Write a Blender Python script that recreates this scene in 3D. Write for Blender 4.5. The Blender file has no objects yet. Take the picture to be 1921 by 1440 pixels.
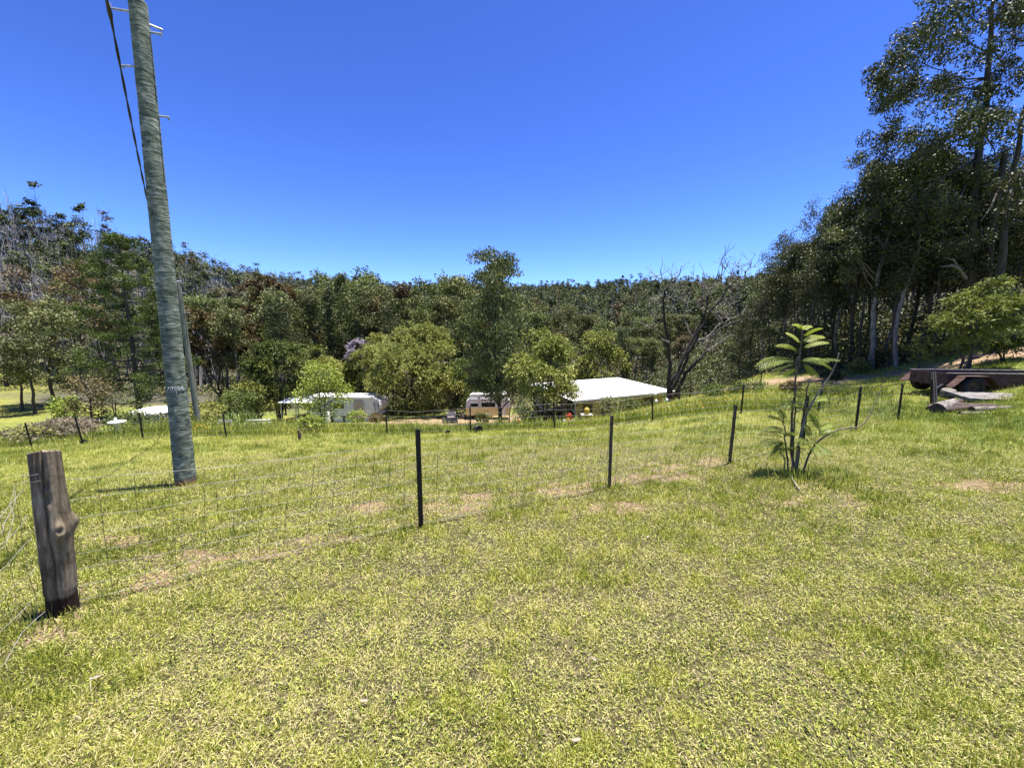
import bpy, math, random
import numpy as np
from mathutils import Vector, Matrix

R = math.radians
scene = bpy.context.scene
# ------------------------------------------------------------------ camera, sky, sun, exposure
F_PX, CX, CY, PITCH, EYE = 724.0, 960.5, 720.0, R(7.8), 1.6
cam_data = bpy.data.cameras.new("camera")
cam_data.sensor_width = 36.0
cam_data.lens = F_PX / 1921.0 * 36.0
cam_data.clip_start = 0.05
cam_data.clip_end = 4000.0
camera = bpy.data.objects.new("camera", cam_data)
camera.location = (0, 0, EYE)
camera.rotation_euler = (math.pi / 2 - PITCH, 0, 0)
scene.collection.objects.link(camera)
scene.camera = camera

SUN_EL = R(80.5)
SUN_AZ = R(17.0)            # from +X towards +Y
sun_dir = Vector((math.cos(SUN_EL) * math.cos(SUN_AZ), math.cos(SUN_EL) * math.sin(SUN_AZ), math.sin(SUN_EL)))
world = bpy.data.worlds.new("World")
scene.world = world
world.use_nodes = True
wn, wl = world.node_tree.nodes, world.node_tree.links
wn.clear()
sky = wn.new("ShaderNodeTexSky")
sky.sky_type = 'NISHITA'
sky.sun_disc = False
sky.sun_elevation = SUN_EL
sky.sun_rotation = math.pi / 2 - SUN_AZ
sky.altitude = 200
sky.air_density = 1.0
sky.dust_density = 0.25
sky.ozone_density = 4.0
hs = wn.new("ShaderNodeHueSaturation")
gm = wn.new("ShaderNodeGamma")
gm.inputs["Gamma"].default_value = 1.65
hs.inputs["Saturation"].default_value = 1.0
hs.inputs["Value"].default_value = 0.315
bg = wn.new("ShaderNodeBackground")
bg.inputs["Strength"].default_value = 0.10
wo = wn.new("ShaderNodeOutputWorld")
wl.new(sky.outputs[0], gm.inputs["Color"])
wl.new(gm.outputs[0], hs.inputs["Color"])
tn = wn.new("ShaderNodeMix"); tn.data_type = 'RGBA'; tn.blend_type = 'MULTIPLY'; tn.inputs[0].default_value = 1.0
tn.inputs[7].default_value = (0.67, 0.70, 0.97, 1)
wl.new(hs.outputs[0], tn.inputs[6])
wl.new(tn.outputs[2], bg.inputs["Color"])
wl.new(bg.outputs[0], wo.inputs["Surface"])

sun_data = bpy.data.lights.new("sun", 'SUN')
sun_data.energy = 4.6
sun_data.angle = R(0.5)
sun_data.color = (1.0, 0.955, 0.88)
sun = bpy.data.objects.new("sun", sun_data)
sun.rotation_euler = sun_dir.to_track_quat('Z', 'Y').to_euler()
sun.location = (10, 5, 60)
scene.collection.objects.link(sun)

scene.view_settings.view_transform = 'Standard'
scene.view_settings.look = 'None'
scene.view_settings.exposure = 1.5
scene.view_settings.gamma = 1.0
scene.render.engine = 'CYCLES'
cy = scene.cycles
cy.max_bounces = 6
cy.diffuse_bounces = 3
cy.glossy_bounces = 2
cy.transmission_bounces = 3
cy.transparent_max_bounces = 4
cy.caustics_reflective = False
cy.caustics_refractive = False
cy.sample_clamp_indirect = 6.0

# ------------------------------------------------------------------ small maths
CP, SP = math.cos(PITCH), math.sin(PITCH)


def ray(px, py):
    u = (px - CX) / F_PX
    v = (CY - py) / F_PX
    return np.array([u, CP + SP * v, CP * v - SP])


def pix(px, py, Y):
    """point on the sight line through photo pixel (px, py) at forward distance Y"""
    d = ray(px, py)
    return np.array([0, 0, EYE]) + d * (Y / d[1])


def vnoise(x, y, seed=0):
    x = np.asarray(x, float); y = np.asarray(y, float)
    xi = np.floor(x).astype(np.int64); yi = np.floor(y).astype(np.int64)
    fx = x - xi; fy = y - yi
    fx = fx * fx * (3 - 2 * fx); fy = fy * fy * (3 - 2 * fy)

    def h(a, b):
        n = (a * 374761393 + b * 668265263 + seed * 982451653) & 0x7fffffff
        n = ((n ^ (n >> 13)) * 1274126177) & 0x7fffffff
        n = (n ^ (n >> 16)) & 0xffff
        return n / 65535.0
    a = h(xi, yi); b = h(xi + 1, yi); c = h(xi, yi + 1); d = h(xi + 1, yi + 1)
    return (a * (1 - fx) + b * fx) * (1 - fy) + (c * (1 - fx) + d * fx) * fy


def fbm(x, y, seed=0, octs=4):
    s = 0; a = 0.5; t = 0
    for o in range(octs):
        s = s + a * vnoise(np.asarray(x) * 2 ** o, np.asarray(y) * 2 ** o, seed + o * 17)
        t += a; a *= 0.5
    return s / t


def sstep(a, b, x):
    t = np.clip((x - a) / (b - a), 0, 1)
    return t * t * (3 - 2 * t)


# ------------------------------------------------------------------ terrain function
CTRL = np.array([
    (0, 0, 0), (-3, 0.6, .03), (3, 0, .0), (0, -6, .15), (-7, -3, .1), (8, -3, .3), (0, 1.5, -.03),
    (-2.65, 2.06, 0.0), (-.81, 3.24, -.15), (1.16, 4.41, -.27), (3.26, 5.57, -.355), (7.09, 7.76, -.44), (9.3, 9.1, -.52),
    (3.58, 4.69, -.26), (-4.44, 5, -.45), (4.3, 3.1, -.1), (9, 5.5, -.2), (14, 8, -.1), (20, 9, .4),
    (-8, 6, -.75), (-5.5, 8.5, -1.1), (-1.5, 8, -.95), (2.5, 8.5, -.85),
    (14.9, 12.5, -.43), (11.5, 10.2, -.58), (18, 13.5, .2), (23, 18, 1.1), (18, 18, -.55), (19, 20, -.75),
    (20.5, 22, -.5), (17, 25, -1.1), (11.6, 25, -2.7), (8, 19, -2.1), (30, 25, 2.2), (26, 35, 1.5), (22, 40, 0),
    (-4.15, 12.5, -1.87), (-1.35, 12.3, -1.67), (1.38, 12.2, -1.53), (4.5, 12.1, -1.27), (7.2, 11.9, -.93), (9.3, 11.5, -.82),
    (-9.6, 12.6, -1.97), (-12.8, 13, -2.14), (-14.9, 13, -2.3), (-16.7, 13, -2.44), (-22, 12, -2.6),
    (-14.1, 17, -2.67), (-6, 17, -2.7), (0, 17, -2.85), (5, 18, -2.6), (-22, 18, -3.5),
    (-15, 22, -3.9), (-5, 24, -4.6), (3, 24, -4.4), (9, 28, -4.3),
    (-25, 35, -7.3), (-15, 36, -7.0), (-2.4, 36, -6.75), (4.6, 29, -5.95), (14, 33, -5.6), (8, 38, -6.5), (16, 40, -4.5),
    (-57, 45, -7.6), (-40, 45, -7.8), (-30, 55, -8.2), (0, 50, -8), (20, 52, -6), (0, 75, -8), (30, 75, -4),
    (-75, 58, -5.5), (-60, 66, -6), (-40, 75, -7), (-90, 75, 3), (-139, 110, 24), (-126, 130, 25), (-113, 150, 14), (-105, 170, 8),
    (-60, 130, 1), (-110, 95, 10), (-200, 130, 36), (-180, 220, 32), (-100, 60, 0), (-140, 60, 9),
    (-45, 175, 2), (-88, 255, 13), (-30, 250, 12), (0, 130, -5), (20, 200, 3), (80, 140, 1), (90, 230, 14),
    (60, 45, 7), (90, 60, 13), (60, 20, 6), (110, 110, 9), (40, 12, 2.5), (120, 0, 14),
    (0, 450, 41), (146, 450, 43), (267, 450, 42), (-150, 450, 40), (0, 620, 20), (250, 620, 20), (-250, 620, 25), (-350, 300, 45), (420, 400, 45), (300, 150, 30),
    (-60, -40, 4), (60, -40, 8), (0, -200, 15), (-300, -50, 25), (300, -50, 30), (-60, 20, -5), (-40, 20, -5), (-30, 5, -1.5),
], float)


def _phi(dx, dy):
    return np.sqrt(dx * dx + dy * dy + 2.5)


_n = len(CTRL)
_A = np.zeros((_n + 3, _n + 3))
_A[:_n, :_n] = _phi(CTRL[:, None, 0] - CTRL[None, :, 0], CTRL[:, None, 1] - CTRL[None, :, 1])
_A[:_n, :_n] -= np.eye(_n) * 0.35
_A[:_n, _n] = 1; _A[:_n, _n + 1:] = CTRL[:, :2]
_A[_n, :_n] = 1; _A[_n + 1:, :_n] = CTRL[:, :2].T
_W = np.linalg.solve(_A, np.r_[CTRL[:, 2], 0, 0, 0])


def ground(x, y):
    x = np.atleast_1d(np.asarray(x, float)); y = np.atleast_1d(np.asarray(y, float))
    sh = x.shape; x = x.ravel(); y = y.ravel()
    out = np.empty_like(x)
    for i in range(0, len(x), 60000):
        xs, ys = x[i:i + 60000], y[i:i + 60000]
        out[i:i + 60000] = _phi(xs[:, None] - CTRL[None, :, 0], ys[:, None] - CTRL[None, :, 1]) @ _W[:_n] + _W[_n] + _W[_n + 1] * xs + _W[_n + 2] * ys
    d = np.sqrt(x * x + y * y)
    out += (fbm(x * 1.3, y * 1.3, 3) - .5) * .05
    out += (fbm(x * .35, y * .35, 5) - .5) * .12 * sstep(4, 12, d)
    out += (fbm(x * .02, y * .02, 9) - .5) * 9 * sstep(70, 200, d)
    return out.reshape(sh)


def gz(x, y):
    return float(ground([x], [y])[0])


def gpix(px, py, y0=1.0, y1=200.0):
    """where the sight line through a photo pixel meets the ground"""
    d = ray(px, py)
    ys = np.exp(np.linspace(math.log(y0), math.log(y1), 1500))
    zs = EYE + d[2] / d[1] * ys
    g = ground(d[0] / d[1] * ys, ys)
    k = np.argmax(zs < g)
    Y = ys[k] if zs[k] < g[k] else 60.0
    return np.array([d[0] / d[1] * Y, Y, gz(d[0] / d[1] * Y, Y)])


# masks shared by ground colour and plant cover
FENCE = np.array([(-2.65, 2.06), (-.81, 3.24), (1.16, 4.41), (3.26, 5.57), (5.2, 6.68), (7.09, 7.76), (9.3, 9.1)])
BACK = np.array([(-27, 13.2), (-16.7, 13), (-14.9, 13), (-12.8, 13), (-9.6, 12.6), (-4.15, 12.5), (-1.35, 12.3), (1.38, 12.2), (4.5, 12.1), (7.2, 11.9), (9.3, 11.5)])


def seg_dist(x, y, pts):
    best = np.full(np.shape(x), 1e9)
    for (ax, ay), (bx, by) in zip(pts[:-1], pts[1:]):
        dx, dy = bx - ax, by - ay
        t = np.clip(((x - ax) * dx + (y - ay) * dy) / (dx * dx + dy * dy), 0, 1)
        best = np.minimum(best, np.hypot(x - ax - t * dx, y - ay - t * dy))
    return best


DIRT_SPOTS = [(-.55, 4.1, .5, .25), (.4, 4.3, .45, .14), (.75, 4.55, .3, .12), (-1.1, 3.75, .6, .2), (-3.2, 3.0, .5, .15), (-2.4, 2.75, .5, .12), (.9, 3.75, .5, .18),
              (3.4, 3.9, .8, .15), (5.6, 4.35, .6, .25), (-.1, 3.55, .4, .12), (-4.4, 4.95, .3, .2), (-2.6, 1.95, .3, .15), (3.65, 4.55, .35, .2), 
              (2.1, 5.6, .5, .2), (1.7, 4.9, .7, .2)]


def dirt_mask(x, y):
    n = fbm(x * 1.7, y * 1.7, 21)
    m = np.zeros(np.shape(x))
    d = seg_dist(x, y - .22, FENCE[:4])
    m = np.maximum(m, sstep(.35, .05, d) * sstep(.34, .52, fbm(x * 1.1, y * 1.1, 33)) * .85 * sstep(.34, .62, fbm(x * 7, y * 7, 35, 3)))
    for cx, cy_, rx, ry in DIRT_SPOTS:
        q = ((x - cx) / rx) ** 2 + ((y - cy_) / ry) ** 2
        m = np.maximum(m, sstep(1.7, .3, q + (n - .5) * 2.2) * .75 * sstep(.32, .6, fbm(x * 6, y * 6, 37, 3)))
    # driveway on the right, running down towards the house
    dr = np.array([(24, 14.8), (19.5, 17.8), (17, 21), (13.5, 24), (11, 26.5), (8.5, 24.5)])
    m = np.maximum(m, sstep(1.9, .5, seg_dist(x, y, dr) + (n - .5) * 1.6))
    # path behind the back fence by the second pole, yard by the caravans
    m = np.maximum(m, sstep(1.3, .4, seg_dist(x, y, np.array([(-19, 18.2), (-13, 18.6), (-8, 20), (-5, 24)])) + (n - .5) * .8))
    m = np.maximum(m, sstep(9, 4, np.hypot((x + 3) / 1.6, y - 34)) * .9)
    m = np.maximum(m, sstep(5, 2, np.hypot(x + 24, (y - 17)) + (n - .5) * 4) * .8)
    return m


def lush_mask(x, y):
    """green, longer grass"""
    m = sstep(.42, .68, fbm(x * .45 + 7, y * .45, 51, 3)) * .55
    m = np.maximum(m, sstep(.52, .7, fbm(x * 1.6 + 3, y * 1.6, 57, 3)) * .8)
    m = np.maximum(m, sstep(6.5, 10, x) * sstep(14, 10.5, y) * (.75 + .35 * sstep(.35, .6, fbm(x * .8, y * .8, 61))))
    return m


def forest_edge(y):
    return np.interp(y, [10, 13.2, 18, 21.5, 30, 42, 50], [40, 30, 22.5, 18.3, 14.5, 11, -4])


def litter_mask(x, y):
    """bare leaf-littered forest floor"""
    n = fbm(x * .25, y * .25, 71)
    e = x - forest_edge(y) + (n - .5) * 3
    right = sstep(0, 2.5, e - 7 * sstep(33, 38, y)) * sstep(10, 14, y)
    far = sstep(44, 50, y + (n - .5) * 8) * sstep(-60, -50, x * 1.0 + 10 * (n - .5) + 12)
    far2 = sstep(56, 66, y + (n - .5) * 8)
    return np.maximum(np.maximum(right, far), far2)
# ------------------------------------------------------------------ mesh builder
class MB:
    def __init__(s):
        s.v = []; s.nv = 0; s.f = []          # f: (faces array, smooth, material slot, tint array)

    def add(s, verts, faces, smooth=False, mat=0, tint=None):
        verts = np.asarray(verts, float).reshape(-1, 3)
        faces = np.asarray(faces, np.int64)
        s.v.append(verts)
        if tint is None: tint = np.full(len(faces), .5)
        elif np.isscalar(tint): tint = np.full(len(faces), float(tint))
        s.f.append((faces + s.nv, smooth, mat, np.asarray(tint, float)))
        s.nv += len(verts)

    def tube(s, pts, rad, k=6, mat=0, tint=None, cap=True, smooth=True):
        pts = np.asarray(pts, float); n = len(pts)
        rad = np.broadcast_to(np.asarray(rad, float), (n,))
        T = np.gradient(pts, axis=0)
        T /= np.linalg.norm(T, axis=1)[:, None] + 1e-12
        up = np.array([0, 0, 1.0]) if abs(T[0][2]) < .9 else np.array([1.0, 0, 0])
        u = np.cross(up, T[0]); u /= np.linalg.norm(u)
        a = np.arange(k) * 2 * np.pi / k
        V = np.empty((n, k, 3))
        for i in range(n):
            u = u - T[i] * (u @ T[i]); u /= np.linalg.norm(u) + 1e-12
            w = np.cross(T[i], u)
            V[i] = pts[i] + rad[i] * (np.cos(a)[:, None] * u + np.sin(a)[:, None] * w)
        i, j = np.meshgrid(np.arange(n - 1), np.arange(k), indexing='ij')
        q = np.stack([i * k + j, i * k + (j + 1) % k, (i + 1) * k + (j + 1) % k, (i + 1) * k + j], -1).reshape(-1, 4)
        s.add(V.reshape(-1, 3), q, smooth, mat, tint)
        if cap:
            s.add(V[0], [list(range(k))[::-1]], False, mat, tint)
            s.add(V[-1], [list(range(k))], False, mat, tint)

    def box(s, c, d, rz=0.0, mat=0, tint=None, M=None):
        """c centre, d full sizes, rz turn about z"""
        x, y, z = np.array(d, float) / 2
        P = np.array([(-x, -y, -z), (x, -y, -z), (x, y, -z), (-x, y, -z), (-x, -y, z), (x, -y, z), (x, y, z), (-x, y, z)])
        if M is not None: P = P @ np.array(M.to_3x3()).T
        if rz:
            cr, sr = math.cos(rz), math.sin(rz)
            P = P @ np.array([[cr, sr, 0], [-sr, cr, 0], [0, 0, 1]])
        s.add(P + np.array(c, float), [(0, 3, 2, 1), (4, 5, 6, 7), (0, 1, 5, 4), (1, 2, 6, 5), (2, 3, 7, 6), (3, 0, 4, 7)], False, mat, tint)

    def prism(s, poly, y0, y1, mat=0, tint=None):
        """outline in x-z pushed from y0 to y1"""
        n = len(poly)
        a = [(p[0], y0, p[1]) for p in poly]; b = [(p[0], y1, p[1]) for p in poly]
        s.add(a, [list(range(n))], False, mat, tint)
        s.add(b, [list(range(n))[::-1]], False, mat, tint)
        s.add(a + b, [(i, i + n, (i + 1) % n + n, (i + 1) % n) for i in range(n)], False, mat, tint)

    def lathe(s, prof, k=24, c=(0, 0, 0), mat=0, tint=None, smooth=True):
        prof = np.asarray(prof, float); n = len(prof)
        a = np.arange(k) * 2 * np.pi / k
        V = np.stack([prof[:, 0][:, None] * np.cos(a), prof[:, 0][:, None] * np.sin(a), np.repeat(prof[:, 1][:, None], k, 1)], -1)
        i, j = np.meshgrid(np.arange(n - 1), np.arange(k), indexing='ij')
        q = np.stack([i * k + j, i * k + (j + 1) % k, (i + 1) * k + (j + 1) % k, (i + 1) * k + j], -1).reshape(-1, 4)
        s.add(V.reshape(-1, 3) + np.array(c, float), q, smooth, mat, tint)

    def leaves(s, c, axis, side, L, W, tint, mat=0, bend=.45):
        c = np.asarray(c, float); n = len(c)
        L = np.broadcast_to(L, (n,))[:, None]; W = np.broadcast_to(W, (n,))[:, None]
        V = np.stack([c, c + axis * L * bend + side * W, c + axis * L, c + axis * L * bend - side * W], 1)
        s.add(V.reshape(-1, 3), np.arange(4 * n).reshape(n, 4), False, mat, tint)

    def build(s, name, mats, parent=None, loc=None):
        me = bpy.data.meshes.new(name)
        if s.nv == 0: raise ValueError(name)
        V = np.concatenate(s.v)
        me.vertices.add(len(V)); me.vertices.foreach_set("co", V.ravel().astype(np.float32))
        loops = np.concatenate([f[0].ravel() for f in s.f])
        sizes = np.concatenate([np.full(len(f[0]), f[0].shape[1]) for f in s.f])
        me.loops.add(len(loops)); me.loops.foreach_set("vertex_index", loops.astype(np.int32))
        me.polygons.add(len(sizes))
        me.polygons.foreach_set("loop_start", np.r_[0, np.cumsum(sizes)[:-1]].astype(np.int32))
        me.polygons.foreach_set("loop_total", sizes.astype(np.int32))
        me.polygons.foreach_set("material_index", np.concatenate([np.full(len(f[0]), f[2]) for f in s.f]).astype(np.int32))
        me.polygons.foreach_set("use_smooth", np.concatenate([np.full(len(f[0]), bool(f[1])) for f in s.f]))
        at = me.attributes.new("tint", 'FLOAT', 'FACE')
        at.data.foreach_set("value", np.concatenate([f[3] for f in s.f]).astype(np.float32))
        me.update(calc_edges=True)
        me.validate()
        for m in (mats if isinstance(mats, (list, tuple)) else [mats]): me.materials.append(m)
        o = bpy.data.objects.new(name, me)
        scene.collection.objects.link(o)
        if parent is not None: o.parent = parent
        if loc is not None: o.location = loc
        return o


def tag(o, label=None, cat=None, group=None, kind=None):
    if label: o["label"] = label
    if cat: o["category"] = cat
    if group: o["group"] = group
    if kind: o["kind"] = kind
    return o


def thing(name, label, cat, loc=(0, 0, 0), rz=0.0, group=None):
    o = bpy.data.objects.new(name, None)
    o.empty_display_size = .2
    o.location = loc; o.rotation_euler = (0, 0, rz)
    scene.collection.objects.link(o)
    return tag(o, label, cat, group)


def dup(root, loc, rz=0.0, sc=(1, 1, 1), label=None, group=None):
    r = root.copy(); scene.collection.objects.link(r)
    r.location = loc; r.rotation_euler = (0, 0, rz); r.scale = sc
    if label: r["label"] = label
    if group: r["group"] = group
    for ch in root.children:
        c = ch.copy(); scene.collection.objects.link(c); c.parent = r
        for g in ch.children:
            d = g.copy(); scene.collection.objects.link(d); d.parent = c
    return r


# ------------------------------------------------------------------ materials
class NT:
    def __init__(s, name):
        s.m = bpy.data.materials.new(name); s.m.use_nodes = True
        s.n, s.l = s.m.node_tree.nodes, s.m.node_tree.links
        s.n.clear()
        s.out = s.n.new("ShaderNodeOutputMaterial")
        s.p = s.n.new("ShaderNodeBsdfPrincipled")
        s.l.new(s.p.outputs[0], s.out.inputs["Surface"])

    def link(s, a, b): s.l.new(a, b)

    def coord(s, kind="Object", scale=(1, 1, 1)):
        t = s.n.new("ShaderNodeTexCoord"); mp = s.n.new("ShaderNodeMapping")
        mp.inputs["Scale"].default_value = scale
        s.link(t.outputs[kind], mp.inputs["Vector"]); return mp.outputs[0]

    def noise(s, vec, scale, detail=4, rough=.55, dist=0.0):
        n = s.n.new("ShaderNodeTexNoise")
        n.inputs["Scale"].default_value = scale; n.inputs["Detail"].default_value = detail
        n.inputs["Roughness"].default_value = rough; n.inputs["Distortion"].default_value = dist
        if vec is not None: s.link(vec, n.inputs["Vector"])
        return n.outputs["Fac"]

    def ramp(s, fac, stops, interp='LINEAR'):
        r = s.n.new("ShaderNodeValToRGB"); e = r.color_ramp.elements
        r.color_ramp.interpolation = interp
        while len(e) < len(stops): e.new(.5)
        for el, (p, c) in zip(e, stops):
            el.position = p; el.color = (*c, 1) if len(c) == 3 else c
        s.link(fac, r.inputs[0]); return r.outputs[0]

    def mix(s, fac, a, b, mode='MIX'):
        m = s.n.new("ShaderNodeMix"); m.data_type = 'RGBA'; m.blend_type = mode
        for val, i in ((fac, 0), (a, 6), (b, 7)):
            if hasattr(val, "node"): s.link(val, m.inputs[i])
            elif isinstance(val, (int, float)): m.inputs[i].default_value = val
            else: m.inputs[i].default_value = (*val, 1)
        return m.outputs[2]

    def math(s, op, a, b=0.0, clamp=False):
        m = s.n.new("ShaderNodeMath"); m.operation = op; m.use_clamp = clamp
        for i, val in enumerate((a, b)):
            if hasattr(val, "node"): s.link(val, m.inputs[i])
            else: m.inputs[i].default_value = val
        return m.outputs[0]

    def attr(s, name):
        a = s.n.new("ShaderNodeAttribute"); a.attribute_name = name; return a.outputs["Fac"]

    def bump(s, h, strength=.3, dist=.02):
        b = s.n.new("ShaderNodeBump"); b.inputs["Strength"].default_value = strength; b.inputs["Distance"].default_value = dist
        s.link(h, b.inputs["Height"]); s.link(b.outputs[0], s.p.inputs["Normal"])

    def set(s, color=None, rough=None, metal=None, spec=None):
        for key, val in (("Base Color", color), ("Roughness", rough), ("Metallic", metal), ("Specular IOR Level", spec)):
            if val is None: continue
            if hasattr(val, "node"): s.link(val, s.p.inputs[key])
            elif isinstance(val, (int, float)): s.p.inputs[key].default_value = val
            else: s.p.inputs[key].default_value = (*val, 1)
        return s


def leaf_mat(name, stops, rough=.6, spec=.18, trans=.3, hue=.02, val=.35, tcol=(1.0, 1.1, .5)):
    t = NT(name)
    col = t.ramp(t.attr("tint"), stops)
    oi = t.n.new("ShaderNodeObjectInfo")
    h = t.n.new("ShaderNodeHueSaturation")
    hv = t.math('ADD', t.math('MULTIPLY', oi.outputs["Random"], 2 * hue), .5 - hue)
    r2 = t.math('FRACT', t.math('MULTIPLY', oi.outputs["Random"], 7.13))
    vv = t.math('ADD', t.math('MULTIPLY', r2, 2 * val), 1 - val)
    t.link(hv, h.inputs["Hue"]); t.link(vv, h.inputs["Value"]); t.link(col, h.inputs["Color"])
    t.set(color=h.outputs[0], rough=rough, spec=spec)
    tr = t.n.new("ShaderNodeBsdfTranslucent")
    t.link(t.mix(1.0, h.outputs[0], tcol, 'MULTIPLY'), tr.inputs["Color"])
    mx = t.n.new("ShaderNodeMixShader"); mx.inputs[0].default_value = trans
    t.link(t.p.outputs[0], mx.inputs[1]); t.link(tr.outputs[0], mx.inputs[2])
    t.link(mx.outputs[0], t.out.inputs["Surface"])
    return t.m


def simple(name, c1, c2=None, scale=6.0, rough=.7, metal=0.0, spec=.4, bump=0.0, stretch=(1, 1, 1), lo=.35, hi=.65):
    t = NT(name)
    if c2 is None: c2 = tuple(c * .75 for c in c1)
    f = t.noise(t.coord("Object", stretch), scale, 5, .6)
    t.set(color=t.ramp(f, [(lo, c1), (hi, c2)]), rough=rough, metal=metal, spec=spec)
    if bump: t.bump(f, bump, .02)
    return t.m


M = {}
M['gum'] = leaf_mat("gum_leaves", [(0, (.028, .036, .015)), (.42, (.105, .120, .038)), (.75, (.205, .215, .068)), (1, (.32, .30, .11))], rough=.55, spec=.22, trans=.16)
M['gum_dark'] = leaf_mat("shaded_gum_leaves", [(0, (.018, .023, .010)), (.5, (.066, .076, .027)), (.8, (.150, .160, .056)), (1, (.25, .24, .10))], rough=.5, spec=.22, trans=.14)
M['gum_rust'] = leaf_mat("rusty_gum_leaves", [(0, (.045, .034, .017)), (.45, (.105, .080, .034)), (.8, (.155, .118, .048)), (1, (.21, .16, .07))], rough=.55, trans=.14)
M['gum_pale'] = leaf_mat("pale_gum_leaves", [(0, (.030, .045, .020)), (.45, (.095, .112, .042)), (.8, (.175, .190, .078)), (1, (.26, .26, .12))], rough=.5, trans=.16)
M['gum_lone'] = leaf_mat("lone_gum_leaves", [(0, (.030, .042, .016)), (.42, (.095, .112, .042)), (.75, (.185, .200, .080)), (1, (.30, .30, .14))], rough=.5, trans=.18, hue=0, val=0)
M['wattle'] = leaf_mat("wattle_leaves", [(0, (.055, .068, .015)), (.4, (.175, .190, .044)), (.75, (.310, .310, .085)), (1, (.43, .41, .15))], rough=.55, trans=.2, hue=.010, val=.06)
M['wattle_dark'] = leaf_mat("dark_wattle_leaves", [(0, (.026, .038, .011)), (.45, (.075, .098, .024)), (.8, (.14, .165, .04)), (1, (.21, .22, .06))], rough=.55, trans=.18, hue=.010, val=.06)
M['bright'] = leaf_mat("fresh_leaves", [(0, (.06, .085, .02)), (.45, (.21, .26, .05)), (.8, (.36, .40, .07)), (1, (.50, .50, .11))], rough=.45, trans=.28, hue=.01, val=.1)
M['pine'] = leaf_mat("pine_needles", [(0, (.014, .026, .007)), (.45, (.046, .074, .015)), (.8, (.115, .145, .028)), (1, (.19, .21, .05))], rough=.5, trans=.15, val=.15)
M['dry'] = leaf_mat("dry_twigs", [(0, (.10, .085, .06)), (.5, (.22, .18, .12)), (1, (.38, .32, .22))], rough=.8, trans=.1, val=.2)
M['jac'] = leaf_mat("feathery_leaves", [(0, (.07, .11, .02)), (.4, (.15, .20, .04)), (.75, (.34, .38, .075)), (1, (.50, .50, .12))], rough=.45, trans=.35, hue=.0, val=.0)
M['mauve'] = leaf_mat("mauve_blossom", [(0, (.14, .12, .17)), (.5, (.27, .23, .33)), (1, (.42, .38, .47))], rough=.7, trans=.3, val=.1)
M['yucca'] = leaf_mat("strap_leaves", [(0, (.06, .10, .03)), (.5, (.13, .19, .05)), (1, (.26, .30, .10))], rough=.4, trans=.2, val=.15)
M['flower'] = leaf_mat("yellow_flowers", [(0, (.45, .25, .02)), (.5, (.62, .40, .04)), (1, (.75, .56, .08))], rough=.7, trans=.3, val=.0)
M['grass'] = leaf_mat("grass_blades", [(0, (.055, .080, .013)), (.25, (.165, .205, .030)), (.5, (.345, .372, .058)), (.72, (.50, .49, .105)), (.88, (.50, .44, .19)), (1, (.52, .44, .25))], rough=.5, spec=.3, trans=.3, hue=0, val=0, tcol=(1, 1.05, .6))
M['bark_dark'] = simple("dark_bark", (.032, .027, .022), (.085, .072, .060), 5, .9, bump=.5, stretch=(3, 3, .6))
M['bark_grey'] = simple("grey_bark", (.12, .11, .095), (.28, .25, .215), 4, .85, bump=.3, stretch=(2, 2, .7))
M['bark_burnt'] = simple("burnt_bark", (.010, .009, .008), (.040, .033, .029), 4, .9, bump=.5, stretch=(3, 3, .6))
M['bark_dead'] = simple("dead_bark", (.085, .075, .066), (.30, .27, .24), 3.5, .9, bump=.4, stretch=(2, 2, .6))
M['wire_dark'] = simple("shaded_stay_wire", (.05, .045, .04), (.12, .11, .10), 5, .6, .2)  # upright stays painted darker, as if unlit from above
M['bark_sap'] = simple("sapling_bark", (.05, .042, .03), (.17, .14, .10), 30, .8, stretch=(1, 1, .3))
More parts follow.
